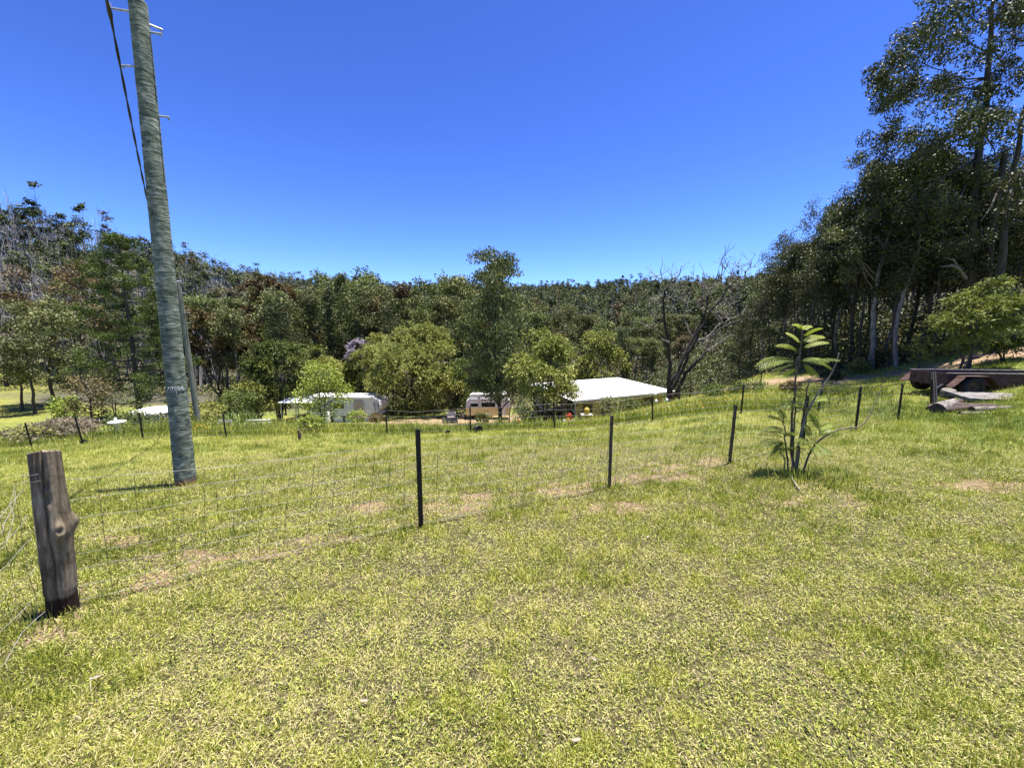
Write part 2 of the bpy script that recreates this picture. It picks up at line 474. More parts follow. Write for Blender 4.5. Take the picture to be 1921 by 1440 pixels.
# ------------------------------------------------------------------ ground sheet
def build_ground():
    T = math.asinh(480)
    gx = 2.0 * np.sinh(np.linspace(-T, T, 430))
    ty0, ty1 = math.asinh(-160), math.asinh(470)
    gy = 2.5 + 2.0 * np.sinh(np.linspace(ty0, ty1, 430))
    X, Y = np.meshgrid(gx, gy)
    Z = ground(X, Y)
    nx, ny = len(gx), len(gy)
    i, j = np.meshgrid(np.arange(ny - 1), np.arange(nx - 1), indexing='ij')
    q = np.stack([i * nx + j, i * nx + j + 1, (i + 1) * nx + j + 1, (i + 1) * nx + j], -1).reshape(-1, 4)
    mb = MB(); mb.add(np.stack([X, Y, Z], -1).reshape(-1, 3), q, True)

    t = NT("grassy_ground")
    co = t.coord("Object")
    n1 = t.noise(co, .35, 3); n2 = t.noise(co, 2.2, 5, .65); n3 = t.noise(co, 24, 4, .7); n4 = t.noise(co, 90, 3, .7)
    mixn = t.math('ADD', t.math('MULTIPLY', n2, .5), t.math('MULTIPLY', n3, .5))
    turf = t.ramp(mixn, [(.32, (.10, .125, .025)), (.45, (.24, .26, .046)), (.55, (.345, .345, .072)), (.68, (.46, .40, .15))])
    turf = t.mix(t.ramp(n4, [(.40, (0, 0, 0)), (.62, (1, 1, 1))]), turf, (.09, .085, .032), 'MIX')
    turf2 = t.mix(t.attr("lush"), turf, t.ramp(n3, [(.3, (.045, .085, .018)), (.6, (.10, .155, .032)), (.8, (.18, .22, .05))]))
    # under the near blades: thatch and soil, darkened to paint shade in the gaps
    thatch = t.ramp(t.math('ADD', t.math('MULTIPLY', n3, .45), t.math('MULTIPLY', n4, .55)), [(.36, (.022, .018, .010)), (.48, (.075, .066, .030)), (.58, (.17, .145, .075)), (.72, (.36, .30, .19))])
    base = t.mix(t.attr("near"), turf2, thatch)
    soil = t.ramp(t.math('ADD', t.math('MULTIPLY', n2, .4), t.math('MULTIPLY', n3, .6)), [(.3, (.17, .105, .068)), (.5, (.31, .20, .135)), (.7, (.43, .32, .235))])
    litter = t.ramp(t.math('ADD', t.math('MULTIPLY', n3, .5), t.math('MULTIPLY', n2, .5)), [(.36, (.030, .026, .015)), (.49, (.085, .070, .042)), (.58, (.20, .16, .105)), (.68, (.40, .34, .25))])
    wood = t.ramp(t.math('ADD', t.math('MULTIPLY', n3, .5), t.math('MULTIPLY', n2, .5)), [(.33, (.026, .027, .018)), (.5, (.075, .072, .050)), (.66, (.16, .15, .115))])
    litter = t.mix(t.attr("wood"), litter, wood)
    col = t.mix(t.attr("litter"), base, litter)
    dm = t.math('MULTIPLY', t.attr("dirt"), t.ramp(t.math('ADD', t.math('MULTIPLY', n2, .5), t.math('MULTIPLY', n3, .5)), [(.36, (.25, .25, .25)), (.52, (1, 1, 1))]))
    col = t.mix(dm, col, soil)
    t.set(color=col, rough=.95, spec=.1)
    t.bump(t.math('ADD', n3, t.math('MULTIPLY', n4, .6)), .9, .03)
    o = mb.build("ground", t.m)
    me = o.data
    d = np.hypot(X, Y).ravel()
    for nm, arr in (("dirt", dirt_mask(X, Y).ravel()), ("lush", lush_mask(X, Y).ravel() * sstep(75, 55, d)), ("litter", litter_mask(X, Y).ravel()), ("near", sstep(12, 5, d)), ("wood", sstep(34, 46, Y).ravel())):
        a = me.attributes.new(nm, 'FLOAT', 'POINT'); a.data.foreach_set("value", arr.astype(np.float32))
    tag(o, "mown grassy ground with bare pinkish dirt patches falling away to the yard", "ground", kind="structure")


build_ground()


# ------------------------------------------------------------------ grass
def unit(v): return v / (np.linalg.norm(v, axis=-1, keepdims=True) + 1e-9)


def blades(mb, x, y, h, w, lean, tint, rg, bent=True):
    n = len(x); z = ground(x, y) - .004
    az = rg.uniform(0, 2 * np.pi, n); la = rg.uniform(0, 2 * np.pi, n)
    s = np.stack([np.cos(az), np.sin(az), np.zeros(n)], -1) * w[:, None] * .5
    b = np.stack([x, y, z], -1)
    dirv = np.stack([np.cos(la), np.sin(la), np.zeros(n)], -1)
    mid = b + dirv * (h * .5 * np.sin(lean * .6))[:, None]; mid[:, 2] += h * .5 * np.cos(lean * .6)
    tip = mid + dirv * (h * .55 * np.sin(lean * 1.35))[:, None]; tip[:, 2] += h * .55 * np.cos(lean * 1.35)
    tip[:, 2] = np.maximum(tip[:, 2], z + .006)
    if bent:
        V = np.stack([b - s, b + s, mid + s * .85, mid - s * .85, tip], 1).reshape(-1, 3)
        k = np.arange(n)[:, None] * 5
        mb.v.append(V)
        mb.f.append((k + np.array([0, 1, 2, 3]) + mb.nv, False, 0, tint)); mb.f.append((k + np.array([3, 2, 4]) + mb.nv, False, 0, tint))
        mb.nv += 5 * n
    else:
        V = np.stack([b - s, b + s, tip], 1).reshape(-1, 3)
        mb.add(V, np.arange(3 * n).reshape(n, 3), False, 0, tint)


def build_grass():
    rg = np.random.default_rng(11)
    n = 1500000
    a = .3                       # density ~ d^-1.7
    u = rg.random(n)
    d = (.8 ** a + u * (30 ** a - .8 ** a)) ** (1 / a)
    x = rg.uniform(-1, 1, n) * (1.45 * d + .7); y = d
    # clumping
    cl = rg.random(n) < .55
    cs = .018 + .006 * d
    gx = np.round(x / (cs * 5)) ; gy = np.round(y / (cs * 5))
    hx = (vnoise(gx * 7.3, gy * 5.1, 91) - .5) * cs * 5; hy = (vnoise(gx * 3.7, gy * 9.9, 93) - .5) * cs * 5
    x = np.where(cl, gx * cs * 5 + hx + rg.normal(0, 1, n) * cs, x); y = np.where(cl, gy * cs * 5 + hy + rg.normal(0, 1, n) * cs, y)
    dm = dirt_mask(x, y); lu = lush_mask(x, y); li = litter_mask(x, y)
    thin = np.maximum(fbm(x * 2.6, y * 2.6, 131, 4), fbm(x * 5.5, y * 5.5, 133, 3) * .94)                 # worn, thinner places
    keep = rg.random(n) > np.clip(dm * .9 + sstep(.48, .62, thin) * .72 * (1 - lu), 0, .95)
    keep &= rg.random(n) > li * .93
    keep &= (y > .35) & (np.hypot(x + 2.65, y - 2.06) > .1) & (np.hypot(x + 4.44, y - 5) > .16)
    # nothing on the yard beyond the back fence line
    x, y, d, lu, dm, thin = (q[keep] for q in (x, y, d, lu, dm, thin)); n = len(x)
    h = (.0165 + .0042 * d) * rg.gamma(6, 1 / 6, n) * (1 + .6 * lu)
    w = (.0024 + .0007 * d) * rg.uniform(.7, 1.5, n)
    lean = np.clip(rg.normal(.65, .4, n) - .25 * lu, 0, 1.5)
    patch = fbm(x * .7, y * .7, 141, 4)
    tint = .57 + (patch - .5) * .5 + rg.normal(0, .13, n) - .20 * lu + .16 * sstep(.5, .64, thin)
    straw = rg.random(n) < .08 + .22 * sstep(.48, .62, thin)
    straw |= rg.random(n) < .42 * sstep(.42, .6, fbm(x * 1.5 + 5, y * 1.5, 171, 4)) * sstep(3.6, 1.6, y)
    tint = np.where(straw, rg.uniform(.8, 1, n), tint)
    lean = np.where(straw, rg.uniform(.8, 1.5, n), lean)
    tint = np.clip(tint, 0, 1)
    mb = MB()
    nr = d < 4.5
    blades(mb, x[nr], y[nr], h[nr], w[nr], lean[nr], tint[nr], rg, True)
    blades(mb, x[~nr], y[~nr], h[~nr], w[~nr], lean[~nr], tint[~nr], rg, False)
    # flat dead thatch and broad weeds, dark bits painting shadow between the blades
    m = 260000
    td = (.9 ** .3 + rg.random(m) * (6.5 ** .3 - .9 ** .3)) ** (1 / .3)
    tx = rg.uniform(-1, 1, m) * (1.45 * td + .5)
    k_ = rg.random(m) < .45 + .55 * sstep(.44, .6, fbm(tx * 2.6, td * 2.6, 131, 4)); tx, td = tx[k_], td[k_]; m = len(tx)
    th = rg.uniform(0, 6.28, m); el = rg.normal(.1, .35, m)
    ax = np.stack([np.cos(th) * np.cos(el), np.sin(th) * np.cos(el), np.sin(el)], -1); sd = unit(np.cross(ax, rg.normal(0, .5, (m, 3)) + np.array([0, 0, 1.0])))
    weed = rg.random(m) < .28
    tn = np.where(weed, rg.normal(.42, .14, m), np.where(rg.random(m) < .55, rg.uniform(.7, 1, m), rg.uniform(0, .12, m)))
    mb.leaves(np.stack([tx, td, ground(tx, td) + rg.uniform(.002, .016, m)], -1), ax, sd, (.010 + .0028 * td) * rg.uniform(.6, 1.7, m), np.where(weed, .0026 + .0006 * td, .0010 + .0005 * td), np.clip(tn, 0, 1))
    # small tufts standing proud of the lawn
    m = 700
    td = (1.0 ** .5 + rg.random(m) * (12 ** .5 - 1.0)) ** 2
    tx = rg.uniform(-1, 1, m) * 1.4 * td; tyy = td
    ok = dirt_mask(tx, tyy) < .6
    tx, tyy, td = tx[ok], tyy[ok], td[ok]
    k = 26
    X = np.repeat(tx, k) + rg.normal(0, .022 + .004 * np.repeat(td, k)); Y = np.repeat(tyy, k) + rg.normal(0, .022 + .004 * np.repeat(td, k))
    D = np.repeat(td, k)
    blades(mb, X, Y, (.036 + .004 * D) * rg.gamma(8, 1 / 8, len(X)), .0035 + .0007 * D, np.clip(rg.normal(.5, .3, len(X)), 0, 1.3), np.clip(np.repeat(rg.uniform(.2, .68, len(tx)), k) + rg.normal(0, .07, len(X)), 0, 1), rg, True)
    o = mb.build("grass", M['grass'])
    tag(o, "short patchy lawn grass in the foreground and paddock", "grass", kind="stuff")

    # long rank grass beyond the back fence and round the posts and logs
    mb = MB()
    n = 52000
    t = rg.random(n)
    xb = -27 + 41 * t
    yb = np.interp(xb, np.r_[BACK[:, 0], 14], np.r_[BACK[:, 1], 13.5])
    yy = yb + .2 + rg.gamma(1.6, 1.5, n)
    dens = fbm(xb * .5, yy * .5, 151)
    dm = dirt_mask(xb, yy)
    ok = (rg.random(n) < .25 + 1.1 * sstep(.35, .6, dens)) & (rg.random(n) > dm) & (yy < yb + 7)
    xb, yy, dens = xb[ok], yy[ok], dens[ok]
    n = len(xb)
    gg = sstep(-8, -14, xb) * .5 + sstep(5, 10, xb) * .4
    tint = np.clip(.42 + (fbm(xb * .4, yy * .4, 161) - .5) * .8 - .15 * gg + rg.normal(0, .13, n), 0, 1)
    blades(mb, xb, yy, .30 * rg.gamma(7, 1 / 7, n) * (.5 + dens), rg.uniform(.012, .022, n), np.clip(rg.normal(.45, .3, n), 0, 1.3), tint, rg, True)
    spots = [(-2.62, 2.0, .12, 90, .07), (-.81, 3.24, .12, 60, .08), (1.16, 4.41, .14, 70, .1), (3.26, 5.57, .15, 60, .1), (7.09, 7.76, .2, 60, .12), (9.3, 9.1, .2, 60, .13), (-4.4, 4.95, .25, 90, .08),
             (3.58, 4.6, .28, 420, .16), (12.2, 10.0, 1.0, 400, .11), (14.2, 11.4, 1.2, 300, .13), (15.6, 10.6, .5, 300, .22), (13.3, 12.2, 1.0, 150, .12)]
    for sx, sy, sr, k, hh in spots:
        x = sx + rg.normal(0, sr, k); y = sy + rg.normal(0, sr * .8, k)
        blades(mb, x, y, hh * rg.gamma(6, 1 / 6, k), np.full(k, .004 + .0009 * sy), np.clip(rg.normal(.5, .3, k), 0, 1.3), np.clip(rg.normal(.38, .16, k), 0, 1), rg, True)
    o = mb.build("long_grass", M['grass'])
    tag(o, "long rank green grass along the far side of the back fence", "grass", kind="stuff")

    # yellow flower heads among it
    mb = MB()
    cl = [(5.5, 14.6, 1.1, 60), (8.4, 15.0, 1.3, 70), (2.3, 14.6, 1.3, 30), (-11.9, 14.0, .4, 40), (15.9, 10.9, .28, 150), (11, 15.8, 1.5, 25), (-6.5, 14.5, 1.5, 8)]
    for cx, cy_, r, k in cl:
        x = cx + rg.normal(0, r, k); y = cy_ + rg.normal(0, r * .6, k)
        z = ground(x, y) + rg.uniform(.16, .36, k)
        th = rg.uniform(0, 6.28, k); ax = np.stack([np.cos(th), np.sin(th), .5 * np.ones(k)], -1); sd = np.stack([-np.sin(th), np.cos(th), np.zeros(k)], -1)
        c = np.stack([x, y, z], -1)
        for rot in (0, 1):
            mb.leaves(c, ax if rot == 0 else sd, sd if rot == 0 else ax, .040, .018, rg.random(k), bend=.5)
        mb.leaves(np.stack([x, y, ground(x, y)], -1), np.stack([np.zeros(k), np.zeros(k), np.ones(k)], -1), sd, z - ground(x, y), .004, 0 * x)
    # a few specks in the foreground
    o = mb.build("wildflowers", M['flower'])
    tag(o, "scattered yellow wildflowers in the long grass and by the logs", "flowers", kind="stuff")


build_grass()


# ------------------------------------------------------------------ plants


def clump_leaves(cr, rg, c, r, n, L, W, tint, droop=.8, flat=.6, mat=0, dens_top=.35, spread=.12):
    """a spray of leaves round a twig end; droop 1 hangs straight down, 0 points anywhere"""
    p = rg.normal(0, .55, (n, 3)); p /= np.maximum(1, np.linalg.norm(p, axis=1))[:, None]
    p[:, 2] = p[:, 2] * flat + dens_top * (.5 - p[:, 0] ** 2 - p[:, 1] ** 2) * .5
    pos = np.asarray(c) + p * r
    ax = rg.normal(0, 1, (n, 3)); ax[:, 2] *= .6
    ax = unit(unit(ax) * (1 - droop) + np.array([0, 0, -1.0]) * droop + rg.normal(0, .25, (n, 3)))
    sd = unit(np.cross(ax, rg.normal(0, 1, (n, 3))))
    Ls = L * rg.uniform(.65, 1.35, n)
    cr.leaves(pos, ax, sd, Ls, W * rg.uniform(.7, 1.3, n), np.clip(tint + rg.normal(0, spread, n), 0, 1), mat)


def curve(p0, p1, sag=0.0, n=5, rg=None, wob=0.0):
    t = np.linspace(0, 1, n)[:, None]
    p = np.asarray(p0) * (1 - t) + np.asarray(p1) * t
    p[:, 2] += (sag * 4 * t * (1 - t))[:, 0]
    if rg is not None and wob: p[1:-1] += rg.normal(0, wob, (n - 2, 3))
    return p


def gum(seed, H, r0, cb, Rr, nl=10, per=45, L=.22, W=.04, lean=0.0, droop=.75, clump=.9, tint0=.42, twigs=3, bare=2, k=7, up=(20, 60), leader=3, flat=.6):
    """tall eucalypt: straight trunk, rising limbs, separate hanging leaf clumps"""
    rg = np.random.default_rng(seed)
    tr, cr = MB(), MB()
    n = 11; t = np.linspace(0, 1, n); top = H * .93
    wob = np.cumsum(rg.normal(0, .010 * H, (n, 2)), 0); wob -= wob[0]
    la = rg.uniform(0, 6.28)
    P = np.c_[wob[:, 0] + math.cos(la) * lean * H * t ** 1.4, wob[:, 1] + math.sin(la) * lean * H * t ** 1.4, t * top]
    P[0, 2] = -.35
    rad = r0 * (1 - .82 * t); rad[0] *= 1.25
    tr.tube(P, rad, k)

    def at(h): return np.array([np.interp(h, t, P[:, i]) for i in range(3)])
    ends = []
    for i in range(nl):
        h = cb + (1 - cb) * ((i + rg.random() * .9) / nl)
        q = (h - cb) / (1 - cb)
        prof = Rr * (.50 + .55 * math.sin(math.pi * min(1, q * .80 + .18))) * rg.uniform(.65, 1.15)
        az = i * 2.4 + rg.normal(0, .5)
        el = R(rg.uniform(*up))
        b = at(h); e = b + np.array([math.cos(az) * prof, math.sin(az) * prof, prof * math.tan(el) * .7])
        e[2] = min(e[2], H * 1.0)
        c = curve(b, e, prof * .10, 6, rg, prof * .035)
        rl = r0 * (1 - .8 * h) * .42
        tr.tube(c, np.linspace(rl, rl * .22, 6), 5, cap=False)
        for j in range(twigs + 1):
            s = rg.uniform(.45, .95) if j else 1.0
            a = np.array([np.interp(s, np.linspace(0, 1, 6), c[:, d]) for d in range(3)])
            if j:
                dv = rg.normal(0, 1, 3); dv[2] = abs(dv[2]) * .6 + .15
                f = a + unit(dv) * prof * rg.uniform(.3, .55)
                tr.tube(curve(a, f, .05 * prof, 4), np.linspace(rl * .35, rl * .1, 4), 4, cap=False)
            else: f = a
            ends.append((f, q))
    for j in range(leader):
        f = at(1.0) + np.array([rg.normal(0, .25 * Rr), rg.normal(0, .25 * Rr), rg.uniform(-.04, .07) * H])
        tr.tube(curve(at(.93), f, 0, 4), np.linspace(r0 * .16, r0 * .05, 4), 4, cap=False)
        ends.append((f, 1.0))
    for f, q in ends:
        cl = clump * rg.uniform(.65, 1.25)
        ct = tint0 + rg.normal(0, .14) + .10 * (q - .5)
        m = max(8, int(per * (cl / clump) ** 2 * rg.uniform(.7, 1.2)))
        clump_leaves(cr, rg, f, cl, m, L, W, ct, droop, flat)
    for j in range(bare):                                  # dead spars
        h = rg.uniform(.3, .75); az = rg.uniform(0, 6.28); ln = Rr * rg.uniform(.4, .8)
        b = at(h)
        tr.tube(curve(b, b + np.array([math.cos(az) * ln, math.sin(az) * ln, ln * rg.uniform(.1, .7)]), .04, 5, rg, .05), np.linspace(r0 * .22, r0 * .05, 5), 4, cap=False)
    return tr, cr


def wattle(seed, H, Rr, trunk_h=.22, stems=4, sprays=150, per=34, L=.16, W=.022, tint0=.5, r0=.12, lump=.14, spray=1.0, egg=1.0):
    """dense rounded crown of feathery, arching sprays"""
    rg = np.random.default_rng(seed)
    tr, cr = MB(), MB()
    zc = H * (trunk_h + (1 - trunk_h) * .42); rz_up = H - zc; rz_dn = zc - H * trunk_h * .7
    lumps = unit(rg.normal(0, 1, (26, 3))); amp = rg.uniform(-1, 1, 26)
    tips = []
    npuff = max(12, sprays // 14)
    PV = unit(rg.normal(0, 1, (npuff, 3)))
    PV[:, 2] = np.where((PV[:, 2] < -.35) & (rg.random(npuff) < .55), -PV[:, 2], PV[:, 2])
    ps = rg.uniform(.45, .86, npuff); pt = rg.normal(0, .08, npuff); pr = rg.uniform(.22, .38, npuff) * (1 if npuff < 24 else .85)
    for i in range(sprays):
        j_ = i % npuff; V0 = PV[j_]
        w = 1 + lump * float(np.sum(amp * np.exp(-(1 - lumps @ V0) * 9)))
        def shell(v, s): return np.array([v[0] * Rr * s, v[1] * Rr * s, zc + v[2] * (rz_up if v[2] > 0 else rz_dn) * s * egg])
        c0 = shell(V0, ps[j_] * w)
        v = unit(rg.normal(0, 1, 3)); v[2] = abs(v[2]) * 1.1 - .25; v = unit(v + V0 * .45)
        p = c0 + v * np.array([Rr, Rr, .8 * Rr]) * pr[j_] * rg.uniform(.75, 1.05)
        tips.append((p, v))
        m = per; tt = rg.random(m) ** .8
        out = unit(np.array([v[0], v[1], .25 + .4 * v[2]]) + rg.normal(0, .3, 3))
        ln = spray * rg.uniform(.5, 1.1)
        br = rg.integers(0, 5, m); bd = unit(out + rg.normal(0, .55, (5, 3)))
        d = bd[br]
        pos = p - out * ln * .35 + d * (tt * ln)[:, None]; pos[:, 2] -= (tt ** 2) * ln * .42
        sidev = rg.normal(0, 1, (m, 3))
        ax = unit(d * .7 + sidev * .55 - np.array([0, 0, .55]) * tt[:, None])
        sd = unit(np.cross(ax, rg.normal(0, 1, (m, 3)) * .6 + np.array([0, 0, 1.0])))
        ct = tint0 + pt[j_] + rg.normal(0, .05)
        cr.leaves(pos, ax, sd, L * rg.uniform(.6, 1.3, m), W * rg.uniform(.7, 1.3, m), np.clip(ct + .18 * (tt - .5) + rg.normal(0, .09, m), 0, 1))
    for i in range(stems):
        az = i * 6.28 / stems + rg.normal(0, .4)
        e = np.array([math.cos(az) * Rr * .55, math.sin(az) * Rr * .55, zc + rg.uniform(-.1, .3) * rz_up])
        b = np.array([math.cos(az) * r0 * .8, math.sin(az) * r0 * .8, -.3])
        c = curve(b, e, 0, 7, rg, .04 * H); c[:, 0] *= np.linspace(.4, 1, 7); c[:, 1] *= np.linspace(.4, 1, 7)
        tr.tube(c, np.linspace(r0, r0 * .3, 7), 6, cap=False)
        for j in range(5):
            p, v = tips[rg.integers(len(tips))]
            a = c[rg.integers(3, 7)]
            tr.tube(curve(a, p, .1, 4), np.linspace(r0 * .35, r0 * .08, 4), 4, cap=False)
    return tr, cr


def column_tree(seed, H, Rr, r0=.14, nclump=46, per=40, L=.2, W=.04, tint0=.4, cb=.12, droop=.5):
    """regrowth gum furred with shoots close to its trunk"""
    rg = np.random.default_rng(seed)
    tr, cr = MB(), MB()
    n = 8; t = np.linspace(0, 1, n)
    P = np.c_[np.cumsum(rg.normal(0, .012 * H, (n, 2)), 0), t * H * .97]; P[0] = (0, 0, -.3)
    tr.tube(P, r0 * (1 - .85 * t), 6)
    for i in range(nclump):
        h = cb + (1 - cb) * (i + rg.random()) / nclump
        rr = Rr * (.35 + .65 * math.sin(math.pi * min(1, (h - cb) / (1 - cb) * .82 + .15))) * rg.uniform(.2, 1)
        az = rg.uniform(0, 6.28)
        b = np.array([np.interp(h, t, P[:, 0]), np.interp(h, t, P[:, 1]), h * H])
        c = b + np.array([math.cos(az) * rr, math.sin(az) * rr, rr * .5])
        if i % 3 == 0: tr.tube(curve(b, c, 0, 3), [r0 * .2, r0 * .12, r0 * .06], 4, cap=False)
        clump_leaves(cr, rg, c, Rr * rg.uniform(.28, .5), int(per * rg.uniform(.6, 1.2)), L, W, tint0 + rg.normal(0, .1), droop, .8)
    return tr, cr


def hoop_pine(seed, H, Rr, r0=.26):
    rg = np.random.default_rng(seed)
    tr, cr = MB(), MB()
    t = np.linspace(0, 1, 9)
    P = np.c_[.10 * np.sin(t * 3), .1 * t, t * H]; P[0, 2] = -.4
    tr.tube(P, r0 * (1 - .93 * t) + .01, 8)
    z = H * .10
    while z < H * .985:
        q = z / H
        prof = Rr * (.50 + .62 * math.sin(math.pi * min(1, (1 - q) * .62 + .08))) * (1 - q ** 5 * .75)
        nb = rg.integers(4, 7)
        a0 = rg.uniform(0, 6.28)
        for j in range(nb):
            az = a0 + j * 6.28 / nb + rg.normal(0, .2)
            ln = prof * rg.uniform(.55, 1.1)
            if rg.random() < .08: ln *= .5
            b = np.array([np.interp(q, t, P[:, 0]), np.interp(q, t, P[:, 1]), z])
            e = b + np.array([math.cos(az) * ln, math.sin(az) * ln, ln * rg.uniform(.02, .32)])
            c = curve(b, e, -.10 * ln, 6, rg, .03)
            tr.tube(c, np.linspace(.05 * (1 - q) + .018, .012, 6), 4, cap=False)
            if q < .2 and rg.random() < .3: continue
            for m in range(rg.integers(3, 6)):
                s = rg.uniform(.5, 1.02) if m else 1.0
                p = np.array([np.interp(s, np.linspace(0, 1, 6), c[:, d]) for d in range(3)]) + rg.normal(0, .14, 3)
                clump_leaves(cr, rg, p + np.array([0, 0, .08]), rg.uniform(.42, .74) * (.7 + .5 * (1 - q)), 84, .24, .030, .50 + rg.normal(0, .12), .0, .55, spread=.14)
        z += H * rg.uniform(.030, .045)
    clump_leaves(cr, rg, P[-1], .5, 60, .22, .02, .5, -.3, 1.3)
    return tr, cr


def bush(seed, H, Rr, n=34, per=30, L=.12, W=.03, tint0=.5, droop=.1, stems=5, r0=.025, flat=.7):
    rg = np.random.default_rng(seed)
    tr, cr = MB(), MB()
    for i in range(n):
        v = unit(rg.normal(0, 1, 3)); s = rg.uniform(.3, 1) ** .5
        p = np.array([v[0] * Rr * s, v[1] * Rr * s, H * .55 + v[2] * H * .45 * s])
        if i < stems: tr.tube(curve((v[0] * .05, v[1] * .05, -.1), p, .05, 5, rg, .03), np.linspace(r0, r0 * .3, 5), 4, cap=False)
        clump_leaves(cr, rg, p, Rr * .34, per, L, W, tint0 + rg.normal(0, .09) + .08 * v[2], droop, flat)
    return tr, cr


def small_tree(seed, H, Rr, cb=.3, r0=.06, n=30, per=34, L=.14, W=.03, tint0=.5, droop=.4, nst=1):
    rg = np.random.default_rng(seed)
    tr, cr = MB(), MB()
    for s_ in range(nst):
        t = np.linspace(0, 1, 7)
        P = np.c_[np.cumsum(rg.normal(0, .02 * H, (7, 2)), 0), t * H * .9]; P[0] = (rg.normal(0, .03), rg.normal(0, .03), -.2)
        tr.tube(P, r0 * (1 - .75 * t), 6, cap=False)
        for i in range(n // nst):
            h = cb + (1 - cb) * (i + rg.random()) / (n // nst)
            q = (h - cb) / (1 - cb)
            rr = Rr * (.45 + .6 * math.sin(math.pi * min(1, q * .75 + .2))) * rg.uniform(.4, 1.05)
            az = i * 2.4 + rg.normal(0, .5)
            b = np.array([np.interp(h * .9, t, P[:, 0]), np.interp(h * .9, t, P[:, 1]), h * .9 * H])
            e = b + np.array([math.cos(az) * rr, math.sin(az) * rr, rr * rg.uniform(.1, .7)]); e[2] = min(e[2], H)
            tr.tube(curve(b, e, .03, 4), np.linspace(r0 * .4, r0 * .12, 4), 4, cap=False)
            clump_leaves(cr, rg, e, Rr * rg.uniform(.28, .45), int(per * rg.uniform(.7, 1.2)), L, W, tint0 + rg.normal(0, .1) + .1 * (q - .5), droop, .7)
    return tr, cr


def plant(name, parts, mats, label, cat, loc=(0, 0, 0), rz=0.0, group=None, names=("trunk", "crown")):
    root = thing(name, label, cat, loc, rz, group)
    tr, cr = parts
    if tr is not None and tr.nv: tr.build(names[0], mats[0], root)
    if cr is not None and cr.nv: cr.build(names[1], mats[1], root)
    return root


def scatter(poly_test, box, spacing, n, seed):
    rg = np.random.default_rng(seed); pts = []
    for _ in range(n * 60):
        if len(pts) >= n: break
        p = np.array([rg.uniform(box[0], box[1]), rg.uniform(box[2], box[3])])
        if not poly_test(*p): continue
        if pts and np.min(np.hypot(*(np.array(pts) - p).T)) < spacing: continue
        pts.append(p)
    return pts
# ------------------------------------------------------------------ materials of made things
def mat_pole():
    t = NT("weathered_pole_timber")
    co = t.coord("Object", (5, 5, 17)); fine = t.coord("Object", (12, 12, 46)); tall = t.coord("Object", (26, 26, 1.5))
    a = t.noise(co, 1.0, 6, .65, 1.1); b = t.noise(fine, 1.0, 4, .6); c = t.noise(tall, 1.0, 3)
    f = t.math('ADD', t.math('MULTIPLY', a, .6), t.math('ADD', t.math('MULTIPLY', b, .28), t.math('MULTIPLY', c, .12)))
    col = t.ramp(f, [(.37, (.040, .056, .038)), (.46, (.115, .140, .100)), (.54, (.205, .232, .175)), (.62, (.43, .44, .36))])
    sep = t.n.new("ShaderNodeSeparateXYZ"); tc = t.n.new("ShaderNodeTexCoord"); t.link(tc.outputs["Object"], sep.inputs[0])
    zz = t.math('ADD', sep.outputs["Z"], t.math('MULTIPLY', t.math('SUBTRACT', a, .5), .12))
    col = t.mix(t.ramp(zz, [(.04, (1, 1, 1)), (.13, (0, 0, 0))]), col, (.24, .13, .075))
    t.set(color=col, rough=.85, spec=.25)
    t.bump(f, .7, .03)
    return t.m


def mat_post():
    t = NT("split_post_timber")
    tall = t.coord("Object", (34, 34, 2.2)); co = t.coord("Object", (6, 6, 5)); fine = t.coord("Object", (60, 60, 14))
    a = t.noise(tall, 1.0, 5, .65, .4); b = t.noise(co, 1.0, 4, .6); c = t.noise(fine, 1.0, 3)
    f = t.math('ADD', t.math('MULTIPLY', a, .45), t.math('ADD', t.math('MULTIPLY', b, .35), t.math('MULTIPLY', c, .2)))
    col = t.ramp(f, [(.35, (.040, .029, .018)), (.46, (.140, .108, .070)), (.56, (.29, .230, .155)), (.66, (.50, .42, .31))])
    sep = t.n.new("ShaderNodeSeparateXYZ"); tc = t.n.new("ShaderNodeTexCoord"); t.link(tc.outputs["Object"], sep.inputs[0])
    zz = t.math('ADD', sep.outputs["Z"], t.math('MULTIPLY', t.math('SUBTRACT', b, .5), .05))
    col = t.mix(t.ramp(zz, [(.105, (1, 1, 1)), (.125, (0, 0, 0))]), col, (.034, .021, .014))
    t.set(color=col, rough=.9, spec=.2)
    t.bump(f, .8, .02)
    return t.m


M['pole'] = mat_pole(); M['post'] = mat_post()
M['pole_smooth'] = simple("smooth_pole_timber", (.075, .085, .065), (.20, .21, .17), 5, .85, stretch=(6, 6, .7))
M['galv'] = simple("galvanised_wire", (.42, .43, .43), (.62, .62, .60), 9, .45, .75)
M['galv_bolt'] = simple("galvanised_bolt", (.35, .36, .38), (.55, .55, .55), 20, .5, .6)
M['wire'] = simple("fence_wire", (.15, .145, .13), (.30, .29, .265), 5, .6, .1)
M['picket'] = simple("black_picket_paint", (.010, .010, .011), (.024, .022, .021), 12, .55)
M['picket_old'] = simple("weathered_picket_paint", (.055, .045, .028), (.12, .10, .065), 8, .7)
M['cable'] = simple("cable_sheath", (.010, .011, .016), (.02, .021, .03), 10, .5)
M['white'] = simple("white_paint", (.78, .78, .76), (.66, .65, .62), 1.6, .45)
M['offwhite'] = simple("aged_white_panel", (.62, .61, .58), (.74, .73, .70), 1.2, .5)
M['yellow'] = simple("faded_yellow_paint", (.70, .58, .27), (.62, .50, .22), 2, .5)
M['glass'] = simple("dark_window_glass", (.012, .014, .016), (.02, .022, .024), 2, .08, spec=.6)
M['tan'] = simple("tan_door_paint", (.42, .33, .28), (.36, .28, .23), 3, .6)
M['grey_dark'] = simple("dark_grey_sheet", (.10, .105, .11), (.16, .165, .17), 3, .6)
